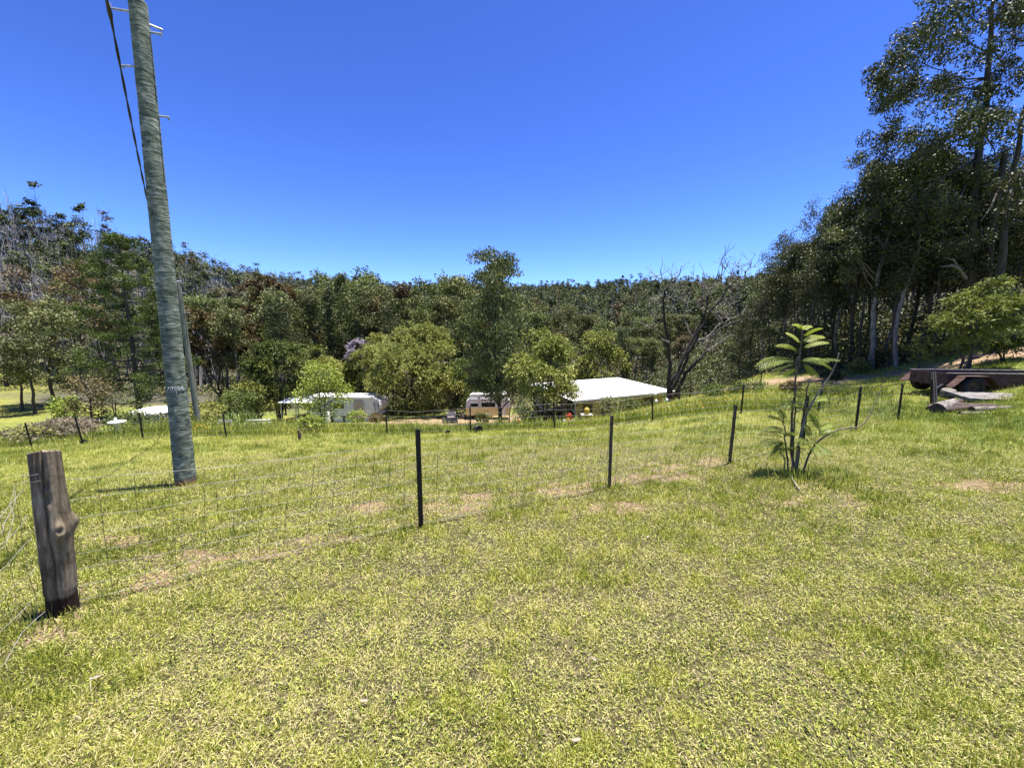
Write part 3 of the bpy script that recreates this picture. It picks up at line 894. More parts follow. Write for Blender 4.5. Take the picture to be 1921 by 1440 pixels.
M['concrete'] = simple("pale_concrete", (.34, .34, .33), (.46, .46, .44), 5, .85, bump=.2)
M['rubber'] = simple("tyre_rubber", (.014, .013, .013), (.03, .028, .026), 14, .85)
M['rust'] = simple("rusty_red_paint", (.040, .019, .015), (.105, .052, .040), 7, .75, bump=.15)
M['rust_rim'] = simple("rusty_rim", (.04, .024, .02), (.09, .055, .042), 12, .8)
M['steel'] = simple("worn_bare_steel", (.20, .18, .17), (.40, .38, .36), 9, .5, .4)
M['log'] = simple("bleached_log", (.05, .041, .034), (.25, .22, .19), 5, .9, bump=.8, stretch=(.7, 6, 6), lo=.38, hi=.6)
M['log_dark'] = simple("charred_log_shaded_end", (.030, .022, .018), (.10, .065, .05), 5, .9, bump=.6, stretch=(.6, 4, 4))
M['slab'] = simple("sun_bleached_slab", (.06, .053, .046), (.27, .25, .23), 8, .9, bump=.5, stretch=(.5, 6, 6))
M['plank'] = simple("grey_planks", (.34, .33, .31), (.50, .49, .46), 8, .85, stretch=(.5, 5, 5))
M['red'] = simple("red_plastic", (.55, .055, .03), (.45, .04, .025), 4, .4)
M['drum'] = simple("yellow_drum_plastic", (.42, .31, .05), (.36, .26, .04), 4, .5)
M['orange'] = simple("orange_plastic", (.78, .16, .04), (.70, .13, .03), 4, .5)
M['black'] = simple("black_plastic", (.014, .014, .015), (.03, .03, .032), 6, .5)
M['car'] = simple("dark_car_paint", (.018, .020, .026), (.028, .030, .038), 2, .25, spec=.6)
M['pale_leaf'] = simple("dead_pale_leaf", (.20, .16, .11), (.34, .29, .23), 60, .8)


def mat_boards():
    t = NT("tan_weatherboards")
    w = t.n.new("ShaderNodeTexWave"); w.wave_type = 'BANDS'; w.bands_direction = 'Z'; w.wave_profile = 'SAW'
    w.inputs["Scale"].default_value = 1.6; t.link(t.coord("Object"), w.inputs["Vector"])
    n = t.noise(t.coord("Object", (.6, .6, 5)), 4, 4)
    col = t.ramp(n, [(.35, (.40, .32, .17)), (.65, (.55, .46, .28))])
    col = t.mix(t.ramp(w.outputs["Fac"], [(.80, (0, 0, 0)), (.92, (1, 1, 1))]), col, (.12, .085, .05))
    t.set(color=col, rough=.8); t.bump(w.outputs["Fac"], .8, .03)
    return t.m


def mat_siding():
    t = NT("white_ribbed_siding")
    w = t.n.new("ShaderNodeTexWave"); w.wave_type = 'BANDS'; w.bands_direction = 'Z'
    w.inputs["Scale"].default_value = 2.0; t.link(t.coord("Object"), w.inputs["Vector"])
    n = t.noise(t.coord("Object"), 1.2, 4)
    col = t.ramp(n, [(.35, (.56, .55, .53)), (.65, (.70, .69, .67))])
    col = t.mix(t.ramp(w.outputs["Fac"], [(.0, (.55, .55, .55)), (.22, (0, 0, 0))]), col, (.34, .33, .32))
    t.set(color=col, rough=.55); t.bump(w.outputs["Fac"], .5, .02)
    return t.m


def mat_roof():
    t = NT("white_corrugated_roof")
    w = t.n.new("ShaderNodeTexWave"); w.wave_type = 'BANDS'; w.bands_direction = 'X'
    w.inputs["Scale"].default_value = 2.6; t.link(t.coord("Object"), w.inputs["Vector"])
    n = t.noise(t.coord("Object"), .7, 4)
    t.set(color=t.ramp(n, [(.35, (.74, .75, .73)), (.65, (.82, .83, .81))]), rough=.5)
    t.bump(w.outputs["Fac"], .4, .02)
    return t.m


M['boards'] = mat_boards(); M['siding'] = mat_siding(); M['roof'] = mat_roof()
M['roof_patch'] = simple("faded_orange_sheet", (.62, .40, .22), (.70, .48, .28), 2, .6)


# ------------------------------------------------------------------ power poles
def pole_shaft(H, r0, r1, seed, k=40, m=300, wrinkle=.022):
    a = np.arange(k) * 2 * np.pi / k
    z = np.linspace(-.35, H, m)
    A, Z = np.meshgrid(a, z)
    sx, sy = np.cos(A), np.sin(A)
    wr = (fbm(sx * 1.6 + sy * .7 + 9, Z * 9 + sy * 1.2, seed) - .5) + .5 * (fbm(sy * 2.4 + 3, Z * 22 + sx * 1.5, seed + 5) - .5)
    big = (fbm(sx * .8 + 4 + sy, Z * 1.1, seed + 9) - .5)
    rr = (r0 + (r1 - r0) * np.clip(Z / H, 0, 1)) * (1 + wrinkle * 2.2 * wr + .06 * big)
    V = np.stack([rr * sx, rr * sy, Z], -1)
    mb = MB()
    i, j = np.meshgrid(np.arange(m - 1), np.arange(k), indexing='ij')
    q = np.stack([i * k + j, i * k + (j + 1) % k, (i + 1) * k + (j + 1) % k, (i + 1) * k + j], -1).reshape(-1, 4)
    mb.add(V.reshape(-1, 3), q, True)
    t1 = V[-1] * np.array([.93, .93, 1]) + np.array([0, 0, .025]); t1[:, 2] += -t1[:, 0] * .12
    mb.add(np.r_[V[-1], t1], [(j, (j + 1) % k, k + (j + 1) % k, k + j) for j in range(k)], True)
    mb.add(t1, [list(range(k))], False)
    return mb


def peg(mb, p, d, L, r=.011):
    p = np.array(p, float); d = np.array(d, float) / np.linalg.norm(d)
    mb.tube([p - d * .05, p + d * L], r, 8)
    e = p + d * L
    mb.tube([e - np.array([0, 0, .004]) - d * r, e + np.array([0, 0, -.035]) - d * r], r * .9, 6)


P1 = np.array([-4.42, 5.0, gz(-4.42, 5.0)])
P2xy = (-14.15, 17.0)
P2 = np.array([*P2xy, gz(*P2xy)])
H1 = pix(256, 6, 5.0)[2] - P1[2]
H2 = pix(333, 530, 17.0)[2] - P2[2]
pole = thing("utility_pole", "tall grey-green wrinkled timber power pole standing in the paddock behind the near fence", "power pole", P1, 0)
pole.rotation_euler = (0, R(1.1), 0)
pole_shaft(H1, .115, .086, 3, wrinkle=.04).build("timber_shaft", M['pole'], pole)


def rad1(z): return .115 + (.086 - .115) * z / H1


for (py, side) in ((123, -1), (215, 1), (57, 1), (40, 1)):
    z = pix(256, py, 5.0)[2] - P1[2]
    mb = MB(); dx = side * rad1(z)
    peg(mb, (dx * .9, .025 if py != 40 else .06, z), (side, (.22 if side > 0 else -.1) if py != 40 else .9, 0), (.12 if side > 0 else .19) if py != 40 else .10)
    mb.build("step_bolt", M['galv_bolt'], pole)
BR = pix(206, 16, 5.02)
mb = MB()
zb = BR[2] - P1[2]
mb.tube([(-rad1(zb) * .9, 0, zb - .05), (BR[0] - P1[0] - .13, .02, zb)], .012, 8)
mb.tube([(BR[0] - P1[0] - .11, .02, zb + .05), (BR[0] - P1[0] - .11, .02, zb - .05)], .015, 8)
mb.build("cable_bracket", M['galv_bolt'], pole)

# cut number on the shaft
fc = bpy.data.curves.new("pole_number", 'FONT'); fc.body = "70986"; fc.size = .068; fc.extrude = .003; fc.align_x = 'CENTER'; fc.space_character = 1.12
fo = bpy.data.objects.new("pole_number_curve", fc); scene.collection.objects.link(fo)
dg = bpy.context.evaluated_depsgraph_get()
nm = bpy.data.meshes.new_from_object(fo.evaluated_get(dg))
bpy.data.objects.remove(fo, do_unlink=True)
zc_ = pix(347, 730, 5.0)[2] - P1[2]; rr_ = rad1(zc_) + .004
a0_ = math.atan2(-P1[1], -P1[0]) - .12
for v in nm.vertices:
    x, y, zz = v.co
    ang = a0_ + x / rr_; rad_ = rr_ + zz
    v.co = (math.cos(ang) * rad_, math.sin(ang) * rad_, zc_ + y)
nm.materials.clear(); nm.materials.append(M['white'])
no = bpy.data.objects.new("number", nm); scene.collection.objects.link(no); no.parent = pole

pole2 = None
pole2 = thing("utility_pole", "smaller smooth grey timber power pole by the dirt path beyond the back fence", "power pole", P2, .4)
pole2.rotation_euler = (0, R(-1.6), 0)
pole_shaft(H2, .112, .086, 23, 28, 160, .006).build("timber_shaft", M['pole_smooth'], pole2)
for zf, side in ((.93, 1), (.86, -1), (.80, 1), (.73, 1)):
    z = H2 * zf
    mb = MB(); peg(mb, (side * .12, 0, z), (side, 0, 0), .16, .013); mb.build("step_bolt", M['galv_bolt'], pole2)
mb = MB(); mb.tube([(-.2, -.05, H2 + .02), (.12, .02, H2 + .06)], .035, 8); mb.tube([(-.15, -.05, H2 - .1), (-.15, -.05, H2 + .1)], .03, 8); mb.build("cable_bracket", M['galv_bolt'], pole2)

# twisted service cable: second pole - first pole - away past the camera
ca = P2 + np.array([-.30, -.12, H2 - .05]); cb_ = pix(206, 24, 5.02)
n = 90
c1 = curve(ca, cb_, -1.5, n)
end = cb_ + np.array([.64, -.77, .0]) * 24 + np.array([0, 0, .6])
c2 = curve(cb_, end, -.35, n)
mb = MB()
path = np.r_[c1, c2[1:]]
s_ = np.r_[0, np.cumsum(np.linalg.norm(np.diff(path, axis=0), axis=1))]
fine = np.linspace(0, s_[-1], 700)
pf = np.stack([np.interp(fine, s_, path[:, i]) for i in range(3)], -1)
for ph in (0, math.pi):
    off = np.stack([np.cos(fine * 7 + ph), np.sin(fine * 7 + ph), np.zeros_like(fine)], -1) * .0065
    mb.tube(pf + off, .0085, 6)
mb.tube([c1[-2] * .6 + cb_ * .4, c1[-2] * .25 + cb_ * .75, cb_, c2[1]], [.010, .020, .024, .012], 8)
tag(mb.build("power_cable", M['cable']), "black twisted overhead cable strung between the two timber poles", "cable")


# ------------------------------------------------------------------ fences
def picket_mesh(mb, h, s=.024):
    """steel star post: three fins"""
    for a in (R(90), R(210), R(330)):
        d = np.array([math.cos(a), math.sin(a)]) * s; p = np.array([-d[1], d[0]]) * .13
        P = [(p[0], p[1]), (-p[0], -p[1]), (d[0] - p[0], d[1] - p[1]), (d[0] + p[0], d[1] + p[1])]
        V = [(x, y, -.3) for x, y in P] + [(x, y, h) for x, y in P]
        mb.add(V, [(0, 3, 2, 1), (4, 5, 6, 7), (0, 1, 5, 4), (1, 2, 6, 5), (2, 3, 7, 6), (3, 0, 4, 7)])


def add_pickets(root, pts, hs, mats, lean=(), size=.024):
    for i, ((x, y), h, m) in enumerate(zip(pts, hs, mats)):
        mb = MB(); picket_mesh(mb, h, size)
        o = mb.build("star_picket", m, root)
        o.location = Vector((x, y, gz(x, y))) - root.location
        l = lean[i] if i < len(lean) else (0, 0)
        o.rotation_euler = (R(l[0]), R(l[1]), .3 * i)


def netting(pts, rows, step, r, root, sag=.05, leans=None, seed=0, jit=.012, vr=.75, name="wire_netting", top_extra=None):
    """hinged-joint fence wire hung along posts"""
    rg = np.random.default_rng(seed)
    pts = np.array(pts, float)
    L = np.r_[0, np.cumsum(np.hypot(*np.diff(pts, axis=0).T))]
    mb = MB(); base = np.array(root.location)

    def place(s, hgt, lean):
        x = np.interp(s, L, pts[:, 0]); y = np.interp(s, L, pts[:, 1])
        i = np.clip(np.searchsorted(L, s) - 1, 0, len(L) - 2)
        q = (s - L[i]) / (L[i + 1] - L[i]); d = (pts[i + 1] - pts[i]) / (L[i + 1] - L[i])[:, None]
        g = np.interp(s, sg, gs)
        hh = hgt * (1 - sag * 4 * q * (1 - q) * (.4 + hgt))
        x = x + d[:, 0] * lean * hgt * np.sin(np.pi * q); y = y + d[:, 1] * lean * hgt * np.sin(np.pi * q)
        return np.stack([x, y, g + hh], -1)
    sg = np.linspace(0, L[-1], 200); gs = ground(np.interp(sg, L, pts[:, 0]), np.interp(sg, L, pts[:, 1]))
    gs = np.convolve(np.pad(gs, 4, 'edge'), np.ones(9) / 9, 'valid')
    sv = np.arange(step * .5, L[-1], step)
    ln = np.interp(sv, L, leans) if leans is not None else np.zeros_like(sv)
    nz = rg.normal(0, jit, (len(rows), len(sv)))
    for k_, h in enumerate(rows):
        P = place(sv, np.full_like(sv, h), ln)
        P[:, 2] += nz[k_]
        P = np.r_[place(np.array([0.0]), np.array([h]), np.zeros(1)), P, place(np.array([L[-1]]), np.array([h]), np.zeros(1))] - base
        mb.tube(P, r * (1.25 if k_ in (0, len(rows) - 1) else 1), 4, cap=False, smooth=False)
    for i, s in enumerate(sv):
        P = place(np.full(len(rows), s), np.array(rows), np.full(len(rows), ln[i]))
        P[:, 2] += nz[:, i]
        P[:, :2] += rg.normal(0, jit * .5, (len(rows), 2))
        mb.tube(P - base, r * vr, 4, 1, cap=False, smooth=False)
    mb.build(name, [M['wire'], M['wire_dark']], root)


f0 = np.array([*FENCE[0], gz(*FENCE[0])])
near = thing("wire_fence", "near wire netting fence crossing the lawn from the split timber post to the right", "fence", f0)


def strainer():
    k, m = 88, 130; H = .965
    a = np.arange(k) * 2 * np.pi / k; z = np.linspace(-.25, H, m)
    A, Z = np.meshgrid(a, z)
    cx, cy_ = np.cos(A), np.sin(A)
    rr = .066 - .008 * Z + .004 * np.sin(A * 2 + .6) + .003 * np.sin(A * 3 + Z * 3)
    rr = rr + .015 * (fbm(cx * 3 + 5, cy_ * 3 + Z * 1.2, 7) - .5) + .010 * (fbm(cx * 9 + 5 + cy_ * 5, Z * 3, 8) - .5)
    front = math.atan2(-2.06, 2.65)                     # faces the camera
    def ad(x, c): return np.abs((x - c + np.pi) % (2 * np.pi) - np.pi)
    crack = front - .35 + .10 * np.sin(Z * 7) + .05 * np.sin(Z * 23) + .12 * (Z - .5)
    rr = rr - .024 * np.exp(-(ad(A, crack) / .07) ** 2) * sstep(-.05, .2, Z)
    crack2 = front - .75 + .05 * np.sin(Z * 11)
    rr = rr - .014 * np.exp(-(ad(A, crack2) / .06) ** 2) * sstep(.55, .75, Z)
    rr = rr - .02 * np.exp(-(ad(A, front - .15) / .15) ** 2 - ((Z - .72) / .035) ** 2) - .018 * np.exp(-(ad(A, front - .2) / .15) ** 2 - ((Z - .79) / .02) ** 2)
    rr = rr + .027 * np.exp(-(ad(A, front + .25) / .30) ** 2 - ((Z - .52) / .045) ** 2) + .030 * np.exp(-(ad(A, front + 1.5) / .40) ** 2 - ((Z - .54) / .05) ** 2)
    rr = rr - .026 * np.exp(-(ad(A, front + .25) / .13) ** 2 - ((Z - .525) / .016) ** 2)
    rr = rr + .012 * np.exp(-(ad(A, front + .6) / .8) ** 2 - ((Z - .5) / .2) ** 2)
    rr = np.where(Z < .145, rr * .93, rr)
    V = np.stack([rr * cx, rr * cy_, Z], -1); V[..., 2] += np.where(Z > H - .02, .012 * cx - .014 * cy_, 0)
    mb = MB()
    i, j = np.meshgrid(np.arange(m - 1), np.arange(k), indexing='ij')
    q = np.stack([i * k + j, i * k + (j + 1) % k, (i + 1) * k + (j + 1) % k, (i + 1) * k + j], -1).reshape(-1, 4)
    mb.add(V.reshape(-1, 3), q, True)
    prev = V[-1]
    for f, dz in ((.93, .006), (.6, .004), (.25, .002)):
        t1 = V[-1].copy(); t1[:, :2] *= f; t1[:, 2] += dz + .006 * (fbm(t1[:, 0] * 60, t1[:, 1] * 60, 12) - .5)
        mb.add(np.r_[prev, t1], [(j, (j + 1) % k, k + (j + 1) % k, k + j) for j in range(k)], f < .9)
        prev = t1
    mb.add(prev, [list(range(k))], False)
    o = mb.build("timber_post", M['post'], near)
    o["label"] = "cracked grey split timber corner post with a knot"
    o.rotation_euler = (0, R(2.8), 0); o.location = (.02, 0, 0)


strainer()
ROWS = [.05, .14, .24, .34, .45, .56, .68, .80]
add_pickets(near, FENCE[1:], [.90, .90, .90, .90, .90, .90], [M['picket'], M['picket_old'], M['picket_old'], M['picket'], M['picket'], M['picket']], [(0, 0), (0, 0), (1, 1), (0, 2), (0, 0), (0, 0)])
netting(FENCE, ROWS, .15, .0012, near, .05, [0, .25, .38, .3, .2, .1, 0], 5, .0045, 1.25)
c0 = np.array([*FENCE[-1], gz(*FENCE[-1])])
back = thing("wire_fence", "far wire fence along the bottom of the paddock in front of the long grass", "fence", np.array([BACK[5][0], BACK[5][1], gz(*BACK[5])]))
rgb = np.random.default_rng(4)
add_pickets(back, BACK, [.92 + rgb.normal(0, .06) for _ in BACK], [M['picket']] * len(BACK), [(rgb.normal(0, 2), rgb.normal(0, 2)) for _ in BACK], .028)
netting(np.r_[BACK, FENCE[-1:]], [.10, .26, .44, .64, .84], .30, .0021, back, .04, None, 8, .014, .7)
side = thing("wire_fence", "slack tangled wire netting running left from the timber corner post", "fence", f0)
SIDE = np.array([FENCE[0] + np.array([.02, -.08]), (-1.9, .75), (-1.15, -.6)])
netting(SIDE, [.06, .2, .34, .5, .64, .78], .15, .0013, side, .16, None, 6, .012)
add_pickets(side, SIDE[1:], [.86, .9], [M['picket_old']] * 2)
mb = MB(); rgt = np.random.default_rng(3)
for k_ in range(2):
    a = np.array([-.05, -.06, .80 - .03 * k_]); b = np.array([.22 + .03 * k_, -.42, .62 + .035 * rgt.normal()])
    mb.tube(curve(a, b, -.06 + .02 * rgt.normal(), 14, rgt, .004), .0013, 4, cap=False)
mb.tube([(.07 * math.cos(t) + .03, .07 * math.sin(t), .79 + .006 * t) for t in np.linspace(0, 12.5, 50)], .0013, 4, cap=False)
mb.build("loose_wire", M['wire'], side)
# fence running up beside the driveway
DR = [gpix(*p)[:2] for p in ((1274, 752), (1294, 746), (1331, 738), (1371, 725))]
dfence = thing("wire_fence", "small wire fence of thin posts climbing the grass beside the bare dead tree", "fence", np.array([*DR[0], gz(*DR[0])]))
add_pickets(dfence, DR, [1.05] * 4, [M['bark_dark']] * 4, (), .05)
netting(DR, [.3, .6, .9], 1.2, .003, dfence, .04, None, 9, .01)
lone = gpix(1426, 729)
for (px, py, hh, lab) in ((1426, 729, .95, "thin dark post alone in the grass left of the feathery sapling"),):
    g = gpix(px, py); mb = MB(); picket_mesh(mb, hh, .035)
    tag(mb.build("star_picket", M['picket'], None, g), lab, "post")
for (px, py, hh, lab) in ((562, 826, .32, "short charred stump of a post beside the low bush at the back fence"),):
    g = gpix(px, py); mb = MB(); mb.tube([(0, 0, -.1), (.02, 0, hh * .6), (-.01, 0, hh)], [.05, .045, .035], 7)
    tag(mb.build("post_stump", M['log_dark'], None, g), lab, "post")


# ------------------------------------------------------------------ house with the white skillion roof
HB = np.array([4.6, 28.6]); HR = np.array([14.3, 33.5])
hv = HR - HB; hl = float(np.hypot(*hv)); ha = math.atan2(hv[1], hv[0])
zf = -3.6; hz = -5.95
house = thing("house", "low timber house with a broad flat white metal roof below the paddock", "house", (HB[0], HB[1], hz), ha)
zr = zf - hz
mb = MB()
D = 7.2


def slab(mb, x0, x1, y0, y1, z0, z1, th, mat=0):
    """roof sheet sloping from z0 at y0 to z1 at y1"""
    V = [(x0, y0, z0 - th), (x1, y0, z0 - th), (x1, y1, z1 - th), (x0, y1, z1 - th), (x0, y0, z0), (x1, y0, z0), (x1, y1, z1), (x0, y1, z1)]
    mb.add(V, [(0, 3, 2, 1), (4, 5, 6, 7), (0, 1, 5, 4), (1, 2, 6, 5), (2, 3, 7, 6), (3, 0, 4, 7)], False, mat)


slab(mb, 0, hl, 0, D, zr, zr + .42, .06)
roof = mb.build("roof", M['roof'], house)
mb = MB(); slab(mb, .15, 1.9, 2.9, 4.6, zr + .42 * 2.9 / D + .045, zr + .42 * 4.6 / D + .045, .03); mb.build("orange_roof_sheet", M['roof_patch'], roof)
mb = MB(); mb.box((hl / 2, -.03, zr - .09), (hl + .04, .05, .16)); mb.build("fascia", M['plank'], roof)
wx0, wx1, wy0, wy1 = .7, hl - .7, .75, D - .5
mb = MB()
W_H = zr - .06
mb.box(((wx0 + 3.3) / 2, wy0, W_H / 2 - .1), (3.3 - wx0, .12, W_H)); mb.box(((4.3 + wx1) / 2, wy0, W_H / 2 - .1), (wx1 - 4.3, .12, W_H))
mb.box((3.8, wy0, W_H - .2), (1.0, .12, .3))
mb.box((wx1, (wy0 + wy1) / 2 + .06, W_H / 2 - .1), (.12, wy1 - wy0, W_H)); mb.box(((wx0 + wx1) / 2, wy1 + .12, W_H / 2), (wx1 - wx0, .12, W_H + .1))
mb.build("front_wall", M['boards'], house)
mb = MB(); mb.box((wx0, (wy0 + wy1) / 2 + .06, W_H / 2 - .1), (.12, wy1 - wy0, W_H + .1)); mb.build("end_wall", M['grey_dark'], house)
mb = MB(); mb.box((3.8, wy0 + .08, 1.0), (1.0, .05, 2.0)); dr_ = mb.build("door", M['black'], house)
mb = MB(); mb.box((4.2, wy0 + .03, 1.0), (.05, .06, .05)); mb.build("handle", M['galv_bolt'], dr_)
for wx in (1.9, 6.2, 8.4):
    mb = MB(); mb.box((wx, wy0 - .07, 1.45), (1.1, .04, .95)); wo_ = mb.build("window", M['tan'], house)
    mb = MB(); mb.box((wx, wy0 - .092, 1.45), (.98, .012, .83)); mb.build("pane", M['glass'], wo_)
for px_ in (0.3, hl - .3):
    mb = MB(); mb.tube([(px_, .15, -.2), (px_, .15, zr - .07)], .06, 8); mb.build("verandah_post", M['plank'], house)


# ------------------------------------------------------------------ wheels, caravans, car
def wheel(parent, c, r, w, rim_mat, name="wheel", axis='y'):
    """wheel turning about y"""
    o = MB()
    prof = [(r * .60, -w / 2), (r * .92, -w / 2), (r, -w * .3), (r, w * .3), (r * .92, w / 2), (r * .60, w / 2), (r * .60, -w / 2)]
    o.lathe(prof, 26)
    root = o.build(name, M['rubber'], parent, c); root.rotation_euler = (math.pi / 2, 0, 0)
    q = MB(); q.lathe([(.001, -w * .12), (r * .14, -w * .2), (r * .16, -w * .05), (r * .42, -w * .02), (r * .52, -w * .3), (r * .60, -w * .42), (r * .60, w * .42), (r * .5, w * .25), (.001, w * .2)], 26)
    q.lathe([(.001, w * .30), (r * .12, w * .30), (r * .14, w * .2)], 12)
    q.build("rim", rim_mat, root)
    return root


def body_profile(L, z0, z1, rf, rb):
    P = [(0 + .05, z0), (L - .25, z0)]
    for a in np.linspace(-70, 90, 9): P.append((L - rf + rf * math.cos(R(a)) , z1 - rf + rf * math.sin(R(a))))
    for a in np.linspace(90, 180, 6): P.append((rb + rb * math.cos(R(a)), z1 - rb + rb * math.sin(R(a))))
    P.append((0, z0 + .12))
    return P


c1x, c1y = -19.4, 36.2
cz = gz(-16, 36.2)
van = thing("caravan", "long white ribbed caravan with a tan door and pale lean-to behind the fresh green tree", "caravan", (c1x, c1y, cz), R(-2))
Lv, zv0, zv1 = 6.9, .62, 2.35
mb = MB(); mb.prism(body_profile(Lv, zv0, zv1, .75, .25), 0, 2.3); mb.build("body", M['siding'], van)
mb = MB(); mb.box((3.1, 1.15, zv1 + .06), (6.3, 2.5, .10)); mb.box((3.3, 1.15, zv1 + .16), (.6, .6, .12)); mb.box((4.4, 1.4, zv1 + .14), (.4, .4, .10)); mb.build("roof", M['white'], van)
mb = MB(); mb.box((4.85, -.03, 1.18), (.82, .05, 1.78)); dv = mb.build("door", M['tan'], van)
for nm_, bx, bz, dx, dz in (("door_frame", 4.41, 1.18, .06, 1.86),):
    mb = MB(); mb.box((4.41, -.035, 1.18), (.05, .06, 1.86)); mb.box((5.29, -.035, 1.18), (.05, .06, 1.86)); mb.box((4.85, -.035, 2.12), (.83, .06, .05)); mb.build("door_frame", M['plank'], dv)
mb = MB(); mb.box((5.15, -.07, 1.2), (.05, .05, .1)); mb.build("handle", M['galv_bolt'], dv)
mb = MB(); mb.box((2.9, -.02, 1.6), (1.2, .05, .6)); wv = mb.build("window", M['offwhite'], van); mb = MB(); mb.box((2.9, -.05, 1.6), (1.06, .012, .46)); mb.build("pane", M['glass'], wv)
mb = MB()
pass
for x in (.5, 1.6, 2.8, 3.9, 5.7):
    mb = MB(); mb.box((x, .02, .28), (.85, .04, .5)); mb.build("skirt_panel", M['offwhite'], van)
for x in (2.3, 3.2): wheel(van, (x, .2, .33), .33, .2, M['steel'])
mb = MB(); slab(mb, -2.6, .6, -.6, 2.4, 2.0, 2.3, .05); aw = mb.build("lean_to_roof", M['white'], van)
for x, y in ((-2.4, -.45), (-1.0, -.45), (-2.4, 2.2)):
    mb = MB(); mb.tube([(x, y, -.3), (x, y, 1.97 if y < 0 else 2.22)], .045, 6); mb.build("post", M['plank'], aw)

ld = thing("ladder", "dark ladder leaning against the rounded end of the long white caravan", "ladder", (c1x + 6.55, c1y - .62, gz(c1x + 6.55, c1y - .62)), R(0))
mb = MB()
for x in (-.2, .2):
    mb = MB(); mb.tube([(x + .25, -.15, 0), (x + .12, .2, 1.1), (x - .15, .5, 2.1)], .025, 6); mb.build("rail", M['black'], ld)
mb = MB()
for q in np.linspace(.1, .95, 8):
    a = np.array([np.interp(q, [0, .52, 1], [.25, .12, -.15]), np.interp(q, [0, .52, 1], [-.15, .2, .5]), q * 2.1])
    mb = MB(); mb.tube([a + np.array([-.2, 0, 0]), a + np.array([.2, 0, 0])], .018, 6); mb.build("rung", M['black'], ld)

v2 = pix(874, 785, 36.0)
cv = thing("caravan", "small pop-top caravan, white above and faded yellow below, parked behind the tall gum", "caravan", (v2[0], 36.0, gz(v2[0] + 2, 36)), R(1))
L2 = 4.25
mb = MB(); mb.prism([(0.12, .42), (L2 - .12, .42), (L2, 1.05), (L2 - .06, 1.75), (L2 - .3, 2.02), (.34, 2.02), (.05, 1.75), (0, 1.05)], 0, 2.1); mb.build("body", M['siding'], cv)
mb = MB(); mb.prism([(.115, .44), (L2 - .115, .44), (L2 - .005, 1.05), (L2 - .01, 1.16), (.01, 1.16), (.005, 1.05)], -.012, 0); mb.build("yellow_panel", M['yellow'], cv)
mb = MB(); mb.prism([(.40, 2.02), (L2 - .34, 2.02), (L2 - .34, 2.30), (L2 - .5, 2.42), (.55, 2.44), (.38, 2.34)], .1, 2.0); mb.build("pop_top", M['white'], cv)
for x, w_, h_, z_ in ((.82, .70, .32, 1.42), (2.15, 1.3, .42, 1.45)):
    mb = MB(); mb.box((x, -.018, z_), (w_ + .1, .03, h_ + .1)); w1 = mb.build("window", M['offwhite'], cv)
    mb = MB(); mb.box((x, -.04, z_), (w_, .012, h_)); mb.build("pane", M['glass'], w1)
mb = MB(); mb.box((3.5, -.02, 1.18), (.6, .03, 1.5)); d2 = mb.build("door", M['offwhite'], cv); mb = MB(); mb.box((3.28, -.05, 1.15), (.05, .03, .1)); mb.build("handle", M['galv_bolt'], d2)
mb = MB(); mb.prism([(1.55, .42), (1.62, .62), (1.82, .74), (2.15, .74), (2.35, .62), (2.42, .42)], -.03, -.013); mb.build("wheel_arch", M['offwhite'], cv)
wheel(cv, (1.98, .08, .32), .32, .19, M['steel'])
mb = MB(); mb.tube([(.1, .6, .42), (-1.0, 1.05, .42)], .04, 6); mb.tube([(.1, 1.5, .42), (-1.0, 1.05, .42)], .04, 6); tb = mb.build("drawbar", M['black'], cv)
wheel(cv, (-.35, .62, .26), .26, .16, M['steel'], "jockey_wheel")

# dark car nose-in beside the house
kx = pix(1045, 770, 28.6)
car = thing("parked_car", "dark car parked nose to the fence left of the house", "car", (kx[0] - 2.1, 28.2, gz(kx[0] - .5, 28.2) + .0), R(4))
mb = MB(); mb.prism([(.1, .28), (4.2, .28), (4.32, .55), (4.2, .86), (3.3, .98), (.9, .98), (.12, .90), (0, .55)], 0, 1.7); mb.build("body", M['car'], car)
mb = MB(); mb.prism([(.55, .98), (3.35, .98), (2.75, 1.46), (1.05, 1.48)], .12, 1.58); cab = mb.build("cabin", M['glass'], car)
mb = MB(); mb.box((1.9, .85, 1.50), (1.75, 1.36, .05)); mb.build("roof", M['car'], car)
for x in (.85, 3.4):
    for y in (.06, 1.64): wheel(car, (x, y, .31), .31, .2, M['steel'])
mb = MB(); mb.box((2.2, -.01, .62), (3.2, .02, .06)); mb.build("trim_strip", M['steel'], car)
for y in (.3, 1.4):
    mb = MB(); mb.box((4.26, y, .68), (.08, .3, .16)); mb.build("headlight", M['white'], car)


# ------------------------------------------------------------------ clutter of the yard
def on(px, Y):
    d = ray(px, 760); x = d[0] / d[1] * Y
    return np.array([x, Y, gz(x, Y)])


def small(name, mb, mat, label, cat, loc, rz=0, group=None):
    o = mb.build(name, mat, None, loc); o.rotation_euler = (0, 0, rz)
    return tag(o, label, cat, group)


tp = on(291, 21.0)
tank = thing("water_tank", "round concrete water tank with a domed white lid beside the power pole", "water tank", tp)
ztop = pix(290, 770, 21.0)[2] - tp[2]
mb = MB(); mb.lathe([(1.02, -.3), (1.02, ztop - .02), (.9, ztop - .02)], 40); mb.build("tank_wall", M['concrete'], tank)
mb = MB(); mb.lathe([(1.10, ztop - .05), (1.12, ztop + .0), (1.08, ztop + .04), (.6, ztop + .16), (.18, ztop + .22), (.001, ztop + .23)], 40); ml_ = mb.build("lid", M['white'], tank)
mb = MB(); mb.lathe([(.14, ztop + .215), (.14, ztop + .27), (.001, ztop + .28)], 16, (.3, -.55, -.09)); mb.build("hatch", M['concrete'], ml_)

